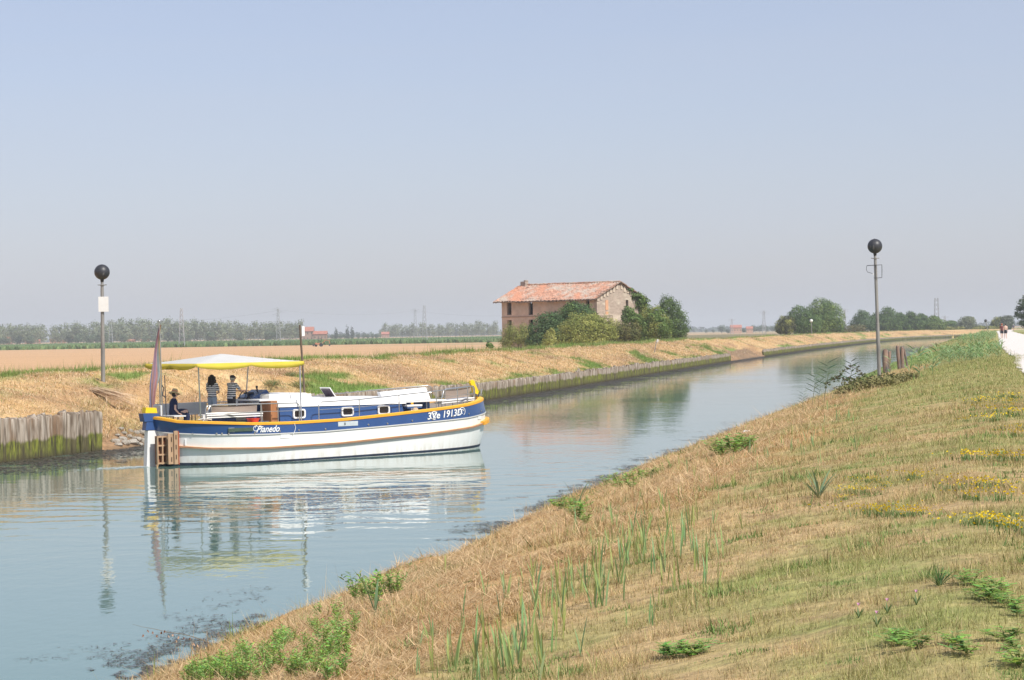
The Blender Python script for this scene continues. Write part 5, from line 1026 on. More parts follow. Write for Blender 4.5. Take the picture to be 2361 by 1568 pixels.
def fuse(mb, voxel, name, mt, parent, smooth=2):
    """melt overlapping limbs into one continuous surface"""
    o = mb.build(name, mt); m = o.modifiers.new('r', 'REMESH'); m.mode = 'VOXEL'; m.voxel_size = voxel; m.use_smooth_shade = True
    if smooth: s = o.modifiers.new('s', 'SMOOTH'); s.iterations = smooth; s.factor = .5
    bpy.context.view_layer.update(); me = bpy.data.meshes.new_from_object(o.evaluated_get(bpy.context.evaluated_depsgraph_get())); o.modifiers.clear(); o.data = me; me.name = name
    if not me.materials: me.materials.append(mt)
    if parent is not None: o.parent = parent
    return o
def hand(b, wrist, fdir, palm_n, s=1.0, curl=.5):
    """palm, four unequal bent fingers and a thumb from the side of the palm"""
    w_ = Vector(wrist); f_ = Vector(fdir).normalized(); n_ = (Vector(palm_n) - f_ * f_.dot(Vector(palm_n))).normalized(); t_ = f_.cross(n_)
    b.tube([w_, w_ + f_ * .045 * s, w_ + f_ * .09 * s], [.026 * s, .036 * s, .034 * s], 8, flat=.55)
    for i, L in enumerate((.068, .078, .072, .055)):
        o0 = w_ + f_ * .08 * s + t_ * (.026 - .0175 * i) * s; p1 = o0 + (f_ * math.cos(curl * .5) + n_ * math.sin(curl * .5)) * L * .5 * s; p2 = p1 + (f_ * math.cos(curl * 1.6) + n_ * math.sin(curl * 1.6)) * L * .5 * s; b.tube([o0, p1, p2], [.010 * s, .0095 * s, .008 * s], 6)
    o0 = w_ + f_ * .03 * s + t_ * .028 * s; b.tube([o0, o0 + (f_ * .6 + t_ * .8).normalized() * .035 * s, o0 + (f_ * .9 + t_ * .6 + n_ * .3).normalized() * .065 * s], [.013 * s, .011 * s, .009 * s], 6)
def head(b, c, face, s=1.0):
    """skull, jaw, nose, ears, neck; face is the direction it looks in"""
    f_ = Vector(face).normalized(); r_ = f_.cross(Vector((0, 0, 1))).normalized(); u_ = r_.cross(f_); M_ = Matrix((r_, f_, u_)).transposed(); c = Vector(c)
    b.ell(c, (.076 * s, .095 * s, .108 * s), 14, 10, M=M_); b.ell(c + f_ * .03 * s - u_ * .06 * s, (.052 * s, .058 * s, .062 * s), 12, 8, M=M_)
    b.tube([c + f_ * .085 * s + u_ * .02 * s, c + f_ * .118 * s - u_ * .018 * s, c + f_ * .09 * s - u_ * .03 * s], [.010 * s, .017 * s, .010 * s], 6)
    b.ell(c + f_ * .093 * s - u_ * .058 * s, (.026 * s, .012 * s, .010 * s), 8, 6, M=M_); b.ell(c + f_ * .083 * s + u_ * .03 * s, (.055 * s, .018 * s, .013 * s), 8, 6, M=M_)
    for q_ in (-1, 1): b.ell(c + r_ * .078 * s * q_ - f_ * .01 * s, (.012 * s, .022 * s, .032 * s), 8, 6, M=M_)
    return f_, r_, u_
def eyes(c, f_, r_, u_, parent, s=1.0):
    b = MB()
    for q_ in (-1, 1): b.ell(Vector(c) + f_ * .090 * s + r_ * .031 * s * q_ + u_ * .008 * s, (.013 * s, .008 * s, .008 * s), 8, 6)
    b.build('eye', mat('eye', (.03, .02, .015), rough=.2), parent)
def person(name, pos, rz, label, group=None): return empty(name, pos, rz, label, 'person', group)
def standing(root, H, skin_m, stoop=0.0, arms=None, stance=.10, stride=0.0, fem=False, face=(1, 0, 0), voxel=.011):
    """whole figure facing local +x, feet on z = 0; arms: {side: (elbow, wrist, finger direction)}"""
    s = H / 1.72; b = MB(); hip, sh = .92 * s, 1.42 * s; lean = lambda z: max(0, (z - hip)) * stoop
    J = {}
    for q_ in (-1, 1):
        fx = stride * q_; b.tube([(0, q_ * .085 * s, .93 * s), (fx * .45 + .02, q_ * stance * .95, .50 * s), (fx - .01, q_ * stance, .09 * s)], [.088 * s, .056 * s, .036 * s], 10)
        b.tube([(fx * .45 + .0, q_ * stance * .95, .40 * s), (fx * .6 - .012, q_ * stance, .32 * s), (fx * .8, q_ * stance, .2 * s)], [.048 * s, .054 * s, .042 * s], 8)
        b.tube([(fx - .05 * s, q_ * stance, .045 * s), (fx + .05 * s, q_ * stance, .045 * s), (fx + .19 * s, q_ * (stance + .015), .028 * s)], [.042 * s, .044 * s, .030 * s], 8)
    hw = .150 if fem else .140; cw = .155 if fem else .170
    rings = []
    for z, rx, ry in ((.86, .10, hw * .95), (.95, .115, hw), (1.06, .095, hw * .82), (1.18, .105, cw * .85), (1.30, .115, cw), (1.40, .095, cw * .98), (1.46, .06, .09)):
        rings.append([(lean(z * s) + rx * s * math.cos(a) + (.012 if .9 < z < 1 else 0) * -1, ry * s * math.sin(a), z * s) for a in np.linspace(0, 2 * math.pi, 15)[:-1]])
    b.loft(rings); hc = Vector((lean(1.60 * s) + .02 * s, 0, 1.605 * s)); b.tube([(lean(sh), 0, 1.42 * s), (lean(1.5 * s) + .005, 0, 1.53 * s)], [.062 * s, .052 * s], 10)
    fr_ = head(b, hc, face, s)
    for q_ in (-1, 1):
        e_, w_, fd = arms[q_]; S_ = Vector((lean(1.40 * s), q_ * .175 * s, 1.39 * s)); b.ell(S_, (.055 * s, .055 * s, .06 * s), 10, 8); b.tube([S_, e_, w_], [.048 * s, .038 * s, .026 * s], 9); hand(b, w_, fd, (0, -q_, 0) if abs(Vector(fd).z) > .6 else (0, 0, -1), s); J[q_] = (S_, Vector(e_), Vector(w_))
    body = fuse(b, voxel, 'body', skin_m, root); eyes(hc, *fr_, root, s); return s, J, hc, fr_, lean
def shirt(root, s, J, lean, mt, z0=.90, fem=False, slv=.75, fat=1.0, voxel=.012, name='shirt'):
    b = MB(); hw = .165 if fem else .165; cw = .172 if fem else .187; rings = []
    for z, rx, ry in ((z0, .135 * fat, hw), (1.0, .135 * fat, hw * .97), (1.12, .125 * fat, hw * .95), (1.30, .135, cw), (1.40, .112, cw * .98), (1.455, .075, .10)): rings.append([(lean(z * s) + rx * s * math.cos(a), ry * s * math.sin(a), z * s) for a in np.linspace(0, 2 * math.pi, 17)[:-1]])
    b.loft(rings)
    for q_ in (-1, 1):
        S_, e_, w_ = J[q_]; b.ell(S_, (.068 * s, .068 * s, .068 * s), 10, 8); b.tube([S_, S_.lerp(e_, slv)], [.066 * s, .060 * s], 10)
    return fuse(b, voxel, name, mt, root)
def trousers(root, s, stance, stride, mt, zl=.10, name='trousers', wide=1.0):
    b = MB()
    for q_ in (-1, 1):
        fx = stride * q_; k = Vector((fx * .45 + .02, q_ * stance * .95, .50 * s)); a = Vector((fx - .01, q_ * stance, .09 * s)); top = Vector((0, q_ * .085 * s, .93 * s))
        if zl < .45: b.tube([top, k, k.lerp(a, (.50 - zl) / .41)], [.102 * s, .075 * s * wide, .062 * s * wide], 10)
        else: b.tube([top, top.lerp(k, (.93 - zl) / .43)], [.102 * s, .095 * s * wide], 10)
    b.loft([[(rx * s * math.cos(t), ry * s * math.sin(t), z * s) for t in np.linspace(0, 2 * math.pi, 15)[:-1]] for z, rx, ry in ((.85, .115, .155), (.93, .128, .162), (1.02, .115, .145))]); return fuse(b, .013, name, mt, root)
def bpos(x, y, z): return BM @ Vector((x, y, z))
DK = 1.41
# woman in the striped shirt
W1 = person('person', bpos(2.72, .15, DK), BT + .42, 'woman with long dark curly hair in a striped shirt and pale jeans standing on deck')
s, J, hc, fr_, lean = standing(W1, 1.74, M_skin, 0, {1: ((.08, .23, 1.12), (.24, .12, 1.06), (.8, -.6, 0)), -1: ((.10, -.23, 1.12), (.26, -.08, 1.09), (.8, .6, 0))}, fem=True, face=(.8, -.75, 0))
shirt(W1, s, J, lean, stripe_mat('navy_stripes', (.84, .83, .80), (.02, .024, .05), .072), z0=.93, fem=True, fat=1.12); trousers(W1, s, .10, 0, M_jean)
b = MB(); q = random.Random(4)
b.ell(hc + Vector((-.03, 0, .035)), (.105, .10, .11), 14, 10)
for k in range(46):
    a = q.uniform(-2.0, 2.0) + math.pi; L = q.uniform(.22, .40); x, y = math.cos(a) * .085, math.sin(a) * .095; pts = []
    for j in range(7): t_ = j / 6; pts.append((hc.x - .02 + x * (1 + .5 * t_) + .018 * math.sin(j * 2 + k), hc.y + y * (1 + .35 * t_) + .018 * math.cos(j * 2.3 + k), hc.z + .06 - L * t_))
    b.tube(pts, [.03, .034, .034, .032, .03, .024, .010], 6)
b.build('hair', M_hair, W1, smooth='all')
# helmsman
W2 = person('person', bpos(3.42, -.05, DK), BT + .22, 'grey haired man in a dark cap and striped shirt steering at the blue console')
s, J, hc, fr_, lean = standing(W2, 1.72, M_skin, .10, {1: ((.26, .24, 1.16), (.52, .16, 1.14), (1, -.2, -.1)), -1: ((.20, -.30, 1.15), (.44, -.34, 1.16), (1, -.3, -.1))}, face=(1, -.45, -.05))
shirt(W2, s, J, lean, stripe_mat('wide_navy_stripes', (.84, .83, .80), (.02, .024, .05), .078, .3), z0=.86, fat=1.22); trousers(W2, s, .10, 0, mat('dark_trousers', (.05, .045, .05), rough=.9))
MB().ell(hc + Vector((-.022, 0, -.005)), (.096, .089, .085), 14, 10).build('hair', M_grey, W2, smooth='all')
MB().ell(hc + Vector((-.01, 0, .055)), (.108, .096, .075), 16, 10).loft([[(hc.x + .06 + .12 * math.cos(a), hc.y + .085 * math.sin(a), hc.z + .055 + dz - .02 * math.cos(a)) for a in np.linspace(-1.5, 1.5, 10)] for dz in (0, .012)]).build('cap', M_cap, W2, smooth=50)
MB().box(hc + Vector((.055, -.088, .012)), (.11, .006, .012)).box(hc + Vector((.108, 0, .012)), (.008, .14, .03)).build('glasses', M_dark, W2)
# seated woman in the sun hat
W3 = person('person', bpos(1.02, .10, DK), BT - .25, 'seated woman in a wide straw hat and dark navy dress on the stern bench')
b = MB(); sz = .36
rings = [[(cx + rx * math.cos(a), ry * math.sin(a), z) for a in np.linspace(0, 2 * math.pi, 15)[:-1]] for z, cx, rx, ry in ((sz, .0, .14, .17), (sz + .12, -.02, .13, .165), (sz + .28, -.02, .115, .15), (sz + .45, .0, .12, .175), (sz + .54, .01, .09, .165), (sz + .60, .02, .055, .08))]
b.loft(rings); b.tube([(.02, 0, sz + .56), (.035, 0, sz + .66)], [.058, .05], 10); hc = Vector((.06, 0, sz + .755)); fr_ = head(b, hc, (1, .1, -.12))
for q_ in (-1, 1):
    b.tube([(.02, q_ * .09, sz + .06), (.46, q_ * .10 - .02, sz + .13), (.50, q_ * .09, sz - .06), (.50, q_ * .10, sz - .33)], [.09, .062, .052, .036], 10); b.tube([(.46, q_ * .1, sz - .33), (.58, q_ * .1, sz - .335), (.68, q_ * .11, sz - .345)], [.04, .04, .025], 8)
b.ell((.01, -.175, sz + .50), (.055, .05, .055)); b.tube([(.01, -.175, sz + .50), (-.02, -.24, sz + .22), (.13, -.22, sz + .05)], [.048, .04, .026], 9); hand(b, (.13, -.22, sz + .05), (1, .1, -.3), (0, 0, -1))
b.ell((.01, .175, sz + .50), (.055, .05, .055)); b.tube([(.01, .175, sz + .50), (.05, .24, sz + .24), (.25, .16, sz + .16)], [.048, .04, .026], 9); hand(b, (.25, .16, sz + .16), (1, -.4, -.1), (0, 0, -1))
fuse(b, .011, 'body', M_skin_l, W3); eyes(hc, *fr_, W3)
b = MB(); b.loft([[(cx + rx * math.cos(a), ry * math.sin(a), z) for a in np.linspace(0, 2 * math.pi, 17)[:-1]] for z, cx, rx, ry in ((sz - .02, .02, .17, .20), (sz + .12, .0, .165, .19), (sz + .28, .0, .145, .17), (sz + .45, .01, .14, .19), (sz + .55, .01, .10, .17), (sz + .595, .015, .075, .11))])
b.tube([(.0, 0, sz + .04), (.30, 0, sz + .10), (.50, 0, sz + .10)], [.19, .18, .15], 14, flat=.72); b.tube([(.44, 0, sz + .10), (.50, 0, sz - .05), (.48, 0, sz - .22)], [.17, .18, .17], 14, flat=.6)
for q_ in (-1, 1): b.ell((.01, q_ * .175, sz + .50), (.068, .065, .07)); b.tube([(.01, q_ * .175, sz + .50), (.0, q_ * .21, sz + .36)], [.066, .06], 10)
fuse(b, .013, 'dress', M_navy, W3)
MB().tube([(.02, -.06, sz + .60), (.13, -.06, sz + .48), (.165, 0, sz + .33), (.13, .06, sz + .48), (.02, .06, sz + .60)], .007, 5).build('necklace', M_gel, W3)
hm2 = Matrix.Rotation(-.18, 3, 'X') @ Matrix.Rotation(.24, 3, 'Y')
ring = lambda r_, z, wv=0: [hc + Vector((-.01, 0, .06)) + hm2 @ Vector((r_ * math.cos(a), r_ * math.sin(a), z + wv * math.sin(3 * a + 1))) for a in np.linspace(0, 2 * math.pi, 29)[:-1]]
MB().loft([ring(.235, -.055, .022), ring(.17, -.01, .008), ring(.108, .015), ring(.104, .085), ring(.08, .125), ring(.03, .135)]).build('sun_hat', M_straw, W3, smooth=50); MB().loft([ring(.110, .016), ring(.108, .045), ring(.100, .045), ring(.102, .016)], cap=False).build('hat_ribbon', mat('coral_ribbon', (.6, .16, .10), rough=.8), W3)
MB().ell(hc + Vector((-.035, 0, -.02)), (.085, .085, .10), 12, 8).build('hair', M_hair, W3, smooth='all')
# a cloth bag hanging at the console
o = MB().loft([[(.09 * k * math.cos(a), .07 * k * math.sin(a), z) for a in np.linspace(0, 2 * math.pi, 13)[:-1]] for k, z in ((.7, 0), (1.1, .08), (1.0, .22), (.6, .32), (.5, .34))]).build('bag', M_cap, smooth='all'); o.location = BM @ Vector((3.92, -.42, 2.02)); tag(o, 'small black bag hanging between the helmsman and the blue console', 'bag')

# walkers on the path, seen from behind
def path_pos(px, Y): X = float(at_depth(px, 760, Y)[0]); return Vector((X, Y, float(hgt(X, Y)) + .05))
wa = {1: ((-.04, .24, 1.12), (.06, .25, .88), (.2, 0, -1)), -1: ((-.06, -.24, 1.12), (.02, -.26, .88), (.1, 0, -1))}
PD = math.atan2(1, .22)
K1 = person('person', path_pos(2318.5, 268), PD, 'bare backed walker with dark hair and black shorts on the white path'); s, J, hc, fr_, lean = standing(K1, 1.76, M_skin_l, .02, wa, stride=.13, face=(1, 0, 0), voxel=.02); trousers(K1, s, .1, .13, M_cap, .62, 'shorts', 1.15); MB().ell(hc + Vector((-.012, 0, .02)), (.095, .088, .10)).build('hair', M_hair, K1, smooth='all'); MB().ell((lean(1.3) - .0, 0, 1.30 * s), (.125, .178, .05)).build('bikini_top', mat('pale_top', (.6, .55, .45), rough=.9), K1)
K2 = person('person', path_pos(2310.0, 270), PD + .1, 'walker with red hair, brown top and black shorts beside the bare backed one'); s, J, hc, fr_, lean = standing(K2, 1.80, M_skin, .02, wa, stride=-.12, face=(1, 0, 0), voxel=.02); shirt(K2, s, J, lean, mat('brown_top', (.16, .06, .055), rough=.9), fem=False, voxel=.02); trousers(K2, s, .1, -.12, M_cap, .60, 'shorts', 1.15); MB().ell(hc + Vector((-.012, 0, .02)), (.105, .10, .11)).build('hair', mat('red_hair', (.42, .10, .05), rough=.7), K2, smooth='all')
# cyclist coming along the path
cp_ = path_pos(2337, 540); BK = empty('bicycle', cp_, PD, 'distant bicycle ridden along the far end of the white path', 'bicycle')
for x in (-.52, .52):
    ringp = [(x + .34 * math.cos(a), 0, .34 + .34 * math.sin(a)) for a in np.linspace(0, 2 * math.pi, 25)]; wo = MB().tube(ringp, .022, 5, cap=False)
    for k in range(0, 24, 3): wo.tube([(x, 0, .34), ringp[k]], .004, 3)
    wo.build('wheel', M_tyre, BK)
MB().tube([(-.52, 0, .34), (-.05, 0, .30), (-.18, 0, .80), (-.52, 0, .34)], .018, 6).tube([(-.05, 0, .30), (.38, 0, .78), (-.16, 0, .74)], .018, 6).tube([(.52, 0, .34), (.40, 0, .72), (.36, 0, .98)], .018, 6).build('frame', M_dark, BK)
MB().tube([(.30, -.26, 1.0), (.37, 0, 1.0), (.30, .26, 1.0)], .014, 6).build('handlebar', M_dark, BK); MB().ell((-.20, 0, .88), (.13, .07, .04)).build('saddle', M_dark, BK)
CY = person('person', cp_, PD, 'distant cyclist in a pale cap and dark top on the white path'); b = MB()
b.tube([(-.2, 0, .92), (-.05, 0, 1.2), (.10, 0, 1.42)], [.15, .14, .13], 12); b.tube([(.10, 0, 1.42), (.14, 0, 1.55)], .05, 8); hc = Vector((.17, 0, 1.63)); head(b, hc, (1, 0, 0))
for q_ in (-1, 1):
    b.tube([(-.18, q_ * .09, .92), (.18, q_ * .1, .72 + .12 * q_), (.0, q_ * .1, .34 + .1 * q_)], [.08, .055, .04], 8); b.tube([(-.02, q_ * .1, .30 + .1 * q_), (.12, q_ * .1, .27 + .1 * q_)], .035, 6); b.tube([(.10, q_ * .18, 1.38), (.20, q_ * .26, 1.15), (.32, q_ * .25, 1.02)], [.05, .038, .026], 8); hand(b, (.32, q_ * .25, 1.02), (1, 0, -.2), (0, 0, -1))
fuse(b, .02, 'body', M_skin_l, CY); MB().ell(hc + Vector((0, 0, .05)), (.11, .095, .08)).build('cap', M_white, CY, smooth='all')
b = MB(); b.tube([(-.2, 0, .94), (-.05, 0, 1.2), (.10, 0, 1.42)], [.165, .16, .145], 12); b.build('top', mat('slate_top', (.08, .10, .16), rough=.9), CY, smooth='all')

# ------------------------------------------------------------ plants of the near bank
def put(name, me, mt, p, s, rz, label, cat, group, first=None):
    o = link(name, me, None, loc=p); o.scale = (s, s, s); o.rotation_euler = (0, 0, rz); return tag(o, label, cat, group)
def strip_leaf(V, Fc, C, base, dir_, L, w0, bend, c, n=5, twist=0.0, roll=0.0):
    """long leaf: narrow strip that rises along dir_ and arches over"""
    d = Vector(dir_).normalized(); side = d.cross(Vector((0, 0, 1))); side = side.normalized() if side.length > .01 else Vector((1, 0, 0)); hd = Vector((d.x, d.y, 0)); hd = hd.normalized() if hd.length > .01 else Vector((0, 1, 0)); side = (Matrix.Rotation(twist, 3, 'Z') @ side)
    if roll: side = Matrix.Rotation(roll, 3, d) @ side
    b0 = len(V); p = Vector(base)
    for k in range(n + 1):
        t = k / n; ww = w0 * (math.sin(math.pi * min(.12 + t * .88, 1)) ** .7 if t < 1 else .02) / 2; V.append(tuple(p - side * ww)); V.append(tuple(p + side * ww)); C += [tuple(x * (.85 + .3 * t) for x in c)] * 2
        dd = (d + hd * bend * t * 1.6 - Vector((0, 0, 1)) * bend * t * t * 1.2).normalized(); p = p + dd * L / n
    for k in range(n): Fc.append((b0 + 2 * k, b0 + 2 * k + 1, b0 + 2 * k + 3, b0 + 2 * k + 2))
M_reed = mat('reed_leaves', attr=True, rough=.5, var=.06, scale=12, spec=.35, trans=.25)
def to_mesh(name, V, Fc, C, mt): me = mesh_np(name, V, Fc, np.array(C)); me.materials.append(mt); return me
q = random.Random(12); reed_m = []
for s in range(7):
    V, Fc, C = [], [], []; n = q.choice([2, 3, 3, 4]); 
    for k in range(n):
        a = q.uniform(0, 6.28); t = q.uniform(.03, .22); c = (q.uniform(.22, .32), q.uniform(.36, .43), q.uniform(.13, .18)) if s < 5 else (.34, .38, .12)
        strip_leaf(V, Fc, C, (q.uniform(-.03, .03), q.uniform(-.03, .03), -.02), (math.cos(a) * t, math.sin(a) * t, 1), q.uniform(.15, .40), q.uniform(.011, .017), q.uniform(0, .18), c, 5, q.uniform(0, 3))
    reed_m.append(to_mesh('reed_shoot', V, Fc, C, M_reed))
zones = [((1380, 1240), (1620, 1300), 60, .95, 'in the thickest stand at mid slope'), ((1230, 1400), (1420, 1340), 44, 1.0, 'in the stand just below the thickest one'), ((1010, 1540), (1300, 1500), 40, .95, 'at the bottom picture edge'), ((1780, 1060), (1900, 1010), 26, .95, 'beside the spiky blue green plant'), ((1500, 1200), (1600, 1190), 18, .9, 'at the upper side of the thickest stand'), ((1120, 1390), (1200, 1370), 8, .8, 'alone in straw left of the middle stand'),
         ((1560, 1100), (1750, 1130), 20, .8, 'in the pale straw heap above the thickest stand'), ((1900, 960), (1990, 925), 18, .9, 'in the far row below the leaning pole'), ((1020, 1470), (1100, 1440), 6, .8, 'near the leafy weeds above the bottom edge'), ((1650, 1330), (1300, 1560), 14, .7, 'scattered along the border of the lawn')]
for (xa, ya), (xb, yb), n, sc, wz in zones:
    for k in range(n):
        t = q.random(); px = xa + (xb - xa) * t + q.gauss(0, 34); py = ya + (yb - ya) * t + q.gauss(0, 34)
        if py > 1590: continue
        p = ground_at(px, py, 9, 190); put('reed_shoot', reed_m[q.randrange(7)], None, p, sc * q.uniform(.65, 1.25), q.uniform(0, 6.28), 'upright green reed shoot ' + wz, 'reed', 'reed shoots ' + wz)
# leafy weeds
M_weed = mat('weed_leaves', attr=True, rough=.6, var=.08, scale=10, trans=.3); weed_m = []
for s in range(4):
    V, Fc, C = [], [], []; ns = 9
    for k in range(ns):
        a = q.uniform(0, 6.28); t = q.uniform(.1, .7); L = q.uniform(.16, .34); p = Vector((0, 0, 0)); d = Vector((math.cos(a) * t, math.sin(a) * t, 1)).normalized(); c = (q.uniform(.20, .30), q.uniform(.36, .46), q.uniform(.07, .11))
        strip_leaf(V, Fc, C, (0, 0, 0), d, L, .006, .1, (.16, .2, .06), 3)
        for j in range(13):
            u_ = .25 + .75 * j / 12; bp2 = d * L * u_; aa = q.uniform(0, 6.28); strip_leaf(V, Fc, C, bp2, (math.cos(aa), math.sin(aa), q.uniform(.1, .9)), q.uniform(.035, .07), q.uniform(.010, .018), .3, [x * q.uniform(.75, 1.25) for x in c], 2, 0, q.uniform(-1.2, 1.2))
    weed_m.append(to_mesh('leafy_weed', V, Fc, C, M_weed))
def weeds(lst, label, group, sc=1.0, fl=1.0):
    for px, py in lst:
        o = put('leafy_weed', weed_m[q.randrange(4)], None, ground_at(px, py, 9, 190), sc * q.uniform(.75, 1.2), q.uniform(0, 6.28), label, 'weed', group); o.scale.z *= fl; o.scale.x *= 1 + (1 - fl) * .6; o.scale.y *= 1 + (1 - fl) * .6
weeds([(q.uniform(560, 780) if k % 2 else q.uniform(470, 640), 0) for k in range(0)], '', '')
L1 = []
for k in range(110):
    px = q.uniform(430, 820); lim = 1568 - (px - 395) * .42; L1.append((px, min(1585, max(lim + 26, q.uniform(lim + 25, 1585)))))
weeds(L1, 'bright green leafy weed in the large patch at the bottom edge by the water', 'leafy weeds at the bottom edge', .62)
for pts, lab, grp, sc in (([(820, 1392), (838, 1388), (858, 1386), (880, 1382), (900, 1378), (868, 1400), (915, 1376)], 'bright leafy weed in the clump jutting over the water above the bottom patch', 'weeds in the second clump', 1.15), ([(730, 1425), (735, 1427)], 'small lone yellow green weed at the water edge', 'lone weed', .6),
                          ([(1290, 1175), (1305, 1182), (1325, 1178), (1345, 1185), (1332, 1202), (1350, 1212), (1318, 1192)], 'bright leafy weed around the tall shoot halfway along the edge', 'weeds halfway along the edge', 1.3), ([(1395, 1118), (1420, 1115), (1440, 1118), (1462, 1112), (1480, 1110), (1500, 1104), (1515, 1098), (1455, 1128), (1428, 1130)], 'green feathery weed in the long patch beyond the halfway clump', 'weeds in the long patch', 1.6),
                          ([(1650, 1048), (1668, 1046), (1685, 1042), (1700, 1040), (1715, 1038), (1730, 1034), (1690, 1052), (1665, 1056)], 'low bright green weed in the patch below the white pebble', 'weeds in the upper patch', 1.8), ([(1530, 1512), (1550, 1516), (1570, 1508), (1590, 1514), (1605, 1510)], 'dark green creeping weed lying in the lawn at the bottom', 'creeping weeds in the lawn', .75),
                          ([(2055, 1480), (2080, 1490), (2110, 1500), (2095, 1475), (2240, 1350), (2265, 1362), (2290, 1375), (2310, 1390), (2330, 1402), (2345, 1420), (2275, 1385), (2300, 1360), (2340, 1500), (2320, 1480), (2200, 1490), (2230, 1510), (2350, 1540)], 'grey green creeping weed sprawling in the lawn at the lower right', 'sprawling weeds at the lower right', .8)):
    weeds(pts, lab, grp, sc, .34 if 'lawn' in grp or 'sprawl' in grp else (.6 if 'long' in grp or 'upper' in grp else 1))
# flower clumps
M_flow = mat('flower_clump_leaves', attr=True, rough=.6, var=0, trans=.25); flo_m = []
for s in range(3):
    V, Fc, C = [], [], []
    for k in range(60):
        a = q.uniform(0, 6.28); r_ = abs(q.gauss(0, .16)); strip_leaf(V, Fc, C, (r_ * math.cos(a) * 1.5, r_ * math.sin(a), 0), (q.uniform(-.5, .5), q.uniform(-.5, .5), 1), q.uniform(.05, .11), .012, .2, (.13, .20, .055), 2)
    for k in range(30):
        a = q.uniform(0, 6.28); r_ = abs(q.gauss(0, .22)); x, y = r_ * math.cos(a) * 1.6, r_ * math.sin(a); z = q.uniform(.08, .14); strip_leaf(V, Fc, C, (x, y, 0), (0, .05, 1), z, .004, 0, (.16, .22, .06), 2)
        for j in range(3): aa = q.uniform(0, 3.14); dx, dy, R_ = math.cos(aa), math.sin(aa), q.uniform(.011, .016); b0 = len(V); V += [(x - dx * R_, y - dy * R_, z), (x + dy * R_ * .7, y - dx * R_ * .7, z - .004), (x + dx * R_, y + dy * R_, z + .004), (x, y, z + R_)]; Fc.append((b0, b0 + 1, b0 + 2, b0 + 3)); C += [(.86, .66, .02)] * 4
    flo_m.append(to_mesh('flower_clump', V, Fc, C, M_flow))
for pts, lab, grp, sc in (([(2010, 1190), (2035, 1192), (2060, 1188), (2085, 1190), (2110, 1192), (2130, 1190)], 'yellow flowers in the dense clump in the middle of the lawn', 'flowers in the middle clump', .8), ([(2255, 1212), (2280, 1208), (2305, 1218), (2335, 1222), (2352, 1228)], 'yellow flowers in the bright clump cut by the right picture edge', 'flowers in the edge clump', .9),
                          ([(2225, 1140), (2250, 1125), (2275, 1130), (2300, 1122), (2245, 1150), (2290, 1150)], 'yellow flowers on the tall green tuft above the edge clump', 'flowers on the tall tuft', .9), ([(2230, 1060), (2262, 1066), (2300, 1062), (2330, 1055), (2345, 1066)], 'yellow flowers in the thin row above the tall tuft', 'flowers in the thin row', .9), ([(1995, 1110), (2025, 1108), (2050, 1115), (2110, 1106), (2125, 1108)], 'scattered yellow flowers left of the thin row', 'scattered flowers', .7),
                          ([(1945, 1142), (1965, 1140), (1985, 1142)], 'few yellow flowers below the scattered ones', 'few low flowers', .7), ([(2250, 932), (2280, 925), (2310, 935), (2335, 928), (2350, 945), (2300, 950), (2270, 945), (2330, 958), (2240, 968), (2345, 918), (2290, 975), (2325, 1000), (2350, 985)], 'yellow flowers in the wide far patch by the right picture edge', 'flowers in the far patch', 1.1)):
    for px, py in pts: put('flower_clump', flo_m[q.randrange(3)], None, ground_at(px + q.gauss(0, 7), py + q.gauss(0, 5), 9, 150), sc * q.uniform(.55, 1.2), q.uniform(0, 6.28), lab, 'flowers', grp)
V, Fc, C = [], [], []
for k in range(5): strip_leaf(V, Fc, C, (0, 0, 0), (q.uniform(-.6, .6), q.uniform(-.6, .6), 1), .08, .012, .2, (.12, .18, .06), 2)
for j in range(9): aa = q.uniform(0, 6.28); strip_leaf(V, Fc, C, (0, 0, .075), (math.cos(aa) * .7, math.sin(aa) * .7, 1), .022, .008, 0, (.55, .26, .42), 2)
cm = to_mesh('clover', V, Fc, C, M_flow)
for px, py, lab in ((2113, 1395, 'pinkest clover flower in the lower lawn'), (2046, 1415, 'pale pink clover flower left of the pinkest one'), (1980, 1426, 'pink clover flower leftmost in the lower lawn'), (2022, 1447, 'pink clover flower lowest of the four')): put('clover_flower', cm, None, ground_at(px, py, 9, 60), 1, 0, lab, 'flower', 'pink clover flowers in the lawn')
# tuft and spiky plant
def tuft(px, py, n, L, wd, spread, c, label, name='grass_tuft'):
    V, Fc, C = [], [], []
    for k in range(n): a = q.uniform(0, 6.28); t = q.uniform(.1, spread); strip_leaf(V, Fc, C, (0, 0, -.01), (math.cos(a) * t, math.sin(a) * t, 1), L * q.uniform(.6, 1.1), wd, .3, c, 5, q.uniform(0, 1))
    tag(link(name, to_mesh(name, V, Fc, C, M_reed), None, loc=ground_at(px, py, 9, 190)), label, 'plant')
tuft(1888, 1150, 18, .42, .022, 1.1, (.17, .25, .13), 'spiky blue green reed plant standing alone at the lawn edge', 'spiky_plant'); tuft(2165, 1352, 34, .16, .008, 1.3, (.09, .17, .05), 'dark green grass tuft in the lower right lawn')
tuft(1330, 1178, 4, .62, .024, .4, (.15, .24, .10), 'tall broad green shoot rising from the halfway weeds', 'tall_shoot'); tuft(865, 1420, 4, .50, .03, .25, (.14, .22, .10), 'thick green flag leaf standing at the second weed clump', 'tall_shoot')
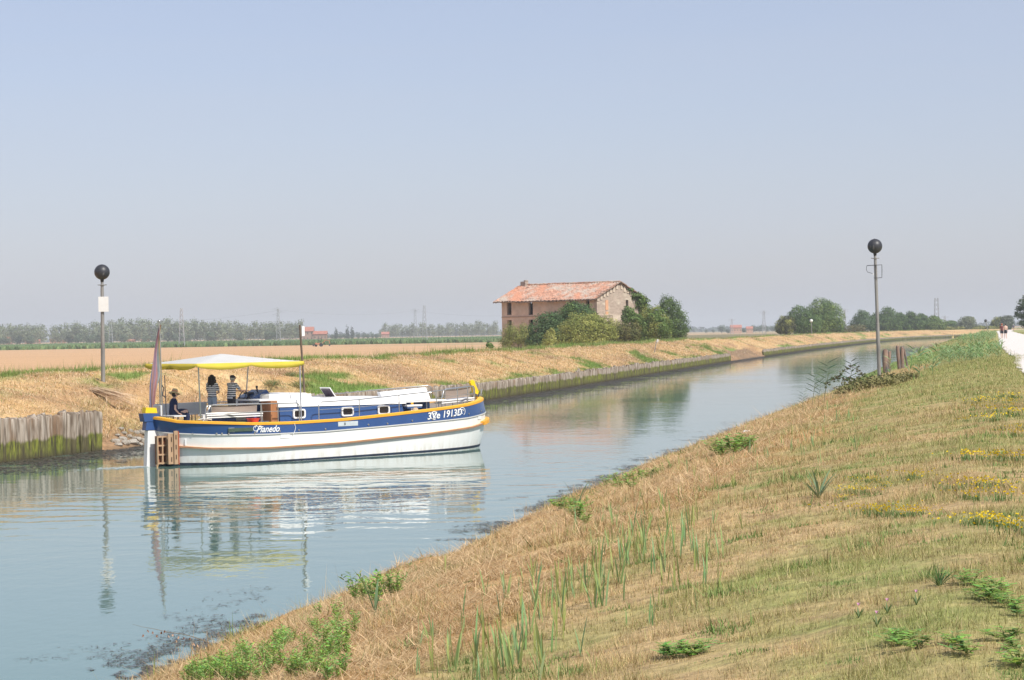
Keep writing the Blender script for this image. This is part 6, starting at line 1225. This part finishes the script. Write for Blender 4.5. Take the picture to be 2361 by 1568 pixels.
# giant cane by the bend
cane_m = []
for s in range(4):
    V, Fc, C = [], [], []; H = q.uniform(1.0, 1.6); lx, ly = q.uniform(-.2, .2), q.uniform(-.2, .2); strip_leaf(V, Fc, C, (0, 0, -.1), (lx, ly, 1), H, .03, .05, (.25, .30, .12), 4)
    for j in range(13):
        t = .2 + .8 * j / 12; a = j * 2.4 + q.uniform(-.4, .4); strip_leaf(V, Fc, C, (lx * H * t, ly * H * t, H * t), (math.cos(a) * .8, math.sin(a) * .8, 1), q.uniform(.45, .75), .075, .75, (q.uniform(.20, .30), q.uniform(.31, .40), q.uniform(.13, .18)), 6, q.uniform(-.5, .5), q.uniform(-.9, .9))
    cane_m.append(to_mesh('giant_cane', V, Fc, C, M_reed))
def canes(lst, label, group, s0): 
    for px, py in lst: put('giant_cane', cane_m[q.randrange(4)], None, ground_at(px, py, 60, 700), s0 * q.uniform(.75, 1.15), q.uniform(0, 6.28), label, 'cane', group)
canes([(2052, 868), (2095, 868), (2116, 866), (2130, 862), (2142, 858), (2158, 856), (2150, 866), (2120, 872)], 'arching green cane just right of the mooring posts', 'canes by the mooring posts', .75)
canes([(q.uniform(2150, 2296), 0) for _ in range(0)], '', '', 1)
Lc = []
for k in range(120): t = q.random(); Lc.append((2168 + 138 * t + q.gauss(0, 4), 842 - 16 * t + q.uniform(-14, 4)))
canes(Lc, 'arching green cane in the wide patch left of the path', 'canes left of the path', .52)
Lc = []
for k in range(110): t = q.random(); Lc.append((2212 + 85 * t + q.gauss(0, 3), 797 - 14 * t + q.uniform(-8, 3)))
canes(Lc, 'distant cane in the far patch below the leaning balled pole', 'canes in the far patch', .6)
# common reeds and bramble round the right pole
ph_m = []
for s in range(3):
    V, Fc, C = [], [], []; H = 1.5; strip_leaf(V, Fc, C, (0, 0, -.1), (.12, 0, 1), H, .024, .1, (.12, .14, .07), 4, 1.57)
    for j in range(8): t = .45 + .52 * j / 7; a = (0 if j % 2 else math.pi) + q.uniform(-.5, .5); strip_leaf(V, Fc, C, (.12 * H * t, 0, H * t), (math.cos(a), math.sin(a), .55), q.uniform(.35, .5), .034, .12, (q.uniform(.08, .13), q.uniform(.14, .19), .09), 5, q.uniform(-.3, .3), q.uniform(.8, 1.9))
    ph_m.append(to_mesh('common_reed', V, Fc, C, M_reed))
for px, py, sc in ((1872, 938, .72), (1886, 934, .55), (1899, 930, .9), (1955, 910, .8), (1848, 950, .42)):
    put('common_reed', ph_m[q.randrange(3)], None, ground_at(px, py, 60, 190), sc * 1.05, q.uniform(-.8, .8), 'dark feathery reed leaning over the water left of the leaning pole', 'reed', 'reeds left of the leaning pole')
for px, py, sc, lab in ((1962, 909, .8, 'lowest olive bramble clump at the water edge left of the leaning pole'), (1990, 902, 1.0, 'broad olive bramble clump between the low one and the leaning pole'), (2022, 896, 1.1, 'dense bramble clump at the foot of the leaning pole'), (2058, 886, .9, 'bramble clump below the thick mooring post'), (2092, 878, .7, 'small reddish bramble clump below the tall mooring post')):
    V, Fc, C = leaf_cloud([(0, 0, .22, .55, .5, .34), (-.4, -.2, .15, .45, .4, .25), (.4, .1, .2, .5, .4, .24)], 1500, .10, two_tone((.12, .15, .05), (.25, .22, .09)), shell=1.0, rough=.4)
    o = link('bramble', mesh_np('bramble', V, Fc, C), M_leaf, loc=ground_at(px, py, 60, 190)); o.scale = (sc,) * 3; tag(o, lab, 'bramble', 'brambles round the leaning pole')
V, Fc, C = [], [], []
for (x0, z0, x1, z1, hh) in ((-.2, .0, -1.5, .1, .5), (-.8, .0, -1.9, -.1, .22)):
    pts = [Vector((x0 + (x1 - x0) * t, -.3, z0 + (z1 - z0) * t + hh * math.sin(math.pi * t))) for t in np.linspace(0, 1, 16)]
    for a, b_ in zip(pts, pts[1:]): b0 = len(V); V += [tuple(a), tuple(a + Vector((0, 0, .012))), tuple(b_ + Vector((0, 0, .012))), tuple(b_)]; Fc.append((b0, b0 + 1, b0 + 2, b0 + 3)); C += [(.12, .08, .05)] * 4
    for p in pts:
        for k in range(4): aa = q.uniform(0, 6.28); strip_leaf(V, Fc, C, p + Vector((0, 0, q.uniform(-.12, .12))), (math.cos(aa), math.sin(aa), q.uniform(-.4, .7)), q.uniform(.08, .15), .08, .3, (q.uniform(.09, .16), q.uniform(.11, .16), .06), 2, 0, q.uniform(.5, 2))
Fc = [f if len(f) == 4 else f for f in Fc]
tag(link('bramble_shoots', to_mesh('bramble_shoots', V, Fc, C, M_reed), None, loc=ground_at(2016, 896, 60, 190) + Vector((0, 0, .25))), 'long arching bramble runners reaching over the water from the pole', 'bramble')
# dead branch with withered leaves over the water at the lower left
P0 = ground_at(470, 1500, 9, 60) ; dY = P0.y
V, Fc, C = [], [], []; bpts = [Vector(at_depth(x, y, dY - .2)) for x, y in ((492, 1490), (470, 1477), (445, 1468), (420, 1462), (390, 1458), (355, 1450), (330, 1446), (305, 1439))]
o = MB().tube([p - bpts[0] for p in bpts], [.007, .006, .005, .005, .004, .003, .002, .0015], 6).build('dead_branch', M_bark, loc=bpts[0]); tag(o, 'thin dead branch hanging over the water at the lower left', 'branch')
for x, y in ((372, 1452), (380, 1449), (398, 1458), (412, 1463), (424, 1465), (438, 1466), (352, 1452), (362, 1460), (388, 1461), (406, 1472), (446, 1478), (330, 1459), (340, 1448), (455, 1482), (464, 1496)):
    p = Vector(at_depth(x, y + 4, dY - .2)) - bpts[0]
    for k in range(3): a = q.uniform(0, 6.28); strip_leaf(V, Fc, C, p, (math.cos(a) * .5, math.sin(a) * .5, -1), q.uniform(.03, .05), .022, .3, q.choice([(.30, .13, .07), (.20, .09, .05), (.55, .36, .24)]), 3)
link('withered_leaves', to_mesh('withered_leaves', V, Fc, C, M_reed), None, o)
# white litter, a log and straw bundle
for px, py, sx, lab in ((1722, 996, .12, 'small white pebble at the water edge above the upper weeds'), (2115, 838, .0, '')):
    if sx: o = link('pebble', stone_meshes[1].copy(), None, loc=ground_at(px, py, 20, 190)); o.data.materials[0] = M_white; o.scale = (sx, sx, sx * .7); tag(o, lab, 'pebble')
V, Fc, C = [], [], []
for k in range(150): strip_leaf(V, Fc, C, (q.uniform(-.3, .3), q.uniform(-.2, .2), q.uniform(.05, .25)), (1, q.uniform(-.75, -.35), -.30 + q.uniform(-.12, .14)), q.uniform(1.2, 2.6), .035, .03, q.choice([(.72, .55, .36), (.55, .38, .24), (.80, .64, .45)]), 5, q.uniform(0, 3))
tag(link('straw_bundle', to_mesh('straw_bundle', V, Fc, C, M_reed), None, loc=ground_at(222, 905, 60, 190)), 'bundle of dry reed stalks lying on the far slope below the board pole', 'straw bundle')
V, Fc, C = [], [], []
for k in range(120): a = q.uniform(0, 6.28); strip_leaf(V, Fc, C, (q.gauss(0, .3), q.gauss(0, .3), 0), (math.cos(a) * .8, math.sin(a) * .8, 1), q.uniform(.3, .7), .03, .5, q.choice([(.20, .22, .08), (.30, .24, .10), (.14, .18, .06)]), 4, q.uniform(0, 2))
bm_ = to_mesh('weed_tussock', V, Fc, C, M_reed)
for px, py, sc, lab in ((690, 895, 1.1, 'olive tussock on the far slope behind the front canopy pole'), (236, 884, .45, 'small tussock at the foot of the board pole'), (668, 868, .7, 'small tussock just above the larger olive one'), (628, 912, .9, 'bright tussock behind the blue console')): o = link('weed_tussock', bm_, None, loc=ground_at(px, py, 70, 200)); o.scale = (sc,) * 3; tag(o, lab, 'tussock', 'tussocks on the far slope')
# broken water behind the rudder
nf_ = 420; fx = -rng.gamma(1.6, .55, nf_); fy = rng.normal(0, .22, nf_) + (rng.random(nf_) < .5) * 0 + fx * rng.normal(0, .14, nf_)
FP = np.array([list(BM @ Vector((float(a) - .25, float(b_), .012))) for a, b_ in zip(fx, fy)]); sz_ = rng.uniform(.02, .09, nf_); VV = np.zeros((nf_, 4, 3))
for i_, (a, b_) in enumerate(((-1, 0), (0, -.35), (1, 0), (0, .35))): VV[:, i_] = FP + np.stack([a * sz_, b_ * sz_, 0 * sz_], -1)
VV[:, 2, 2] += .012
tag(link('wake_foam', mesh_np('wake_foam', VV.reshape(-1, 3), np.arange(nf_ * 4).reshape(-1, 4)), mat('foam', (.42, .48, .47), rough=.6, var=0)), 'thin flecks of foam trailing behind the rudder', 'foam', kind='stuff')

# ------------------------------------------------------------ summer haze
hzm = bpy.data.materials.new('haze'); hzm.use_nodes = True; t_ = hzm.node_tree; t_.nodes.remove(t_.nodes['Principled BSDF']); pv = t_.nodes.new('ShaderNodeVolumePrincipled')
pv.inputs['Color'].default_value = (.95, .98, 1.0, 1); pv.inputs['Density'].default_value = HAZE; pv.inputs['Anisotropy'].default_value = 0
t_.links.new(pv.outputs[0], t_.nodes['Material Output'].inputs['Volume'])
o = MB().box((500, 6400, 33), (16400, 16400, 77)).build('haze', hzm); tag(o, kind='haze' and 'stuff')
o['label'] = 'pale summer haze over the plain'; o['category'] = 'haze'
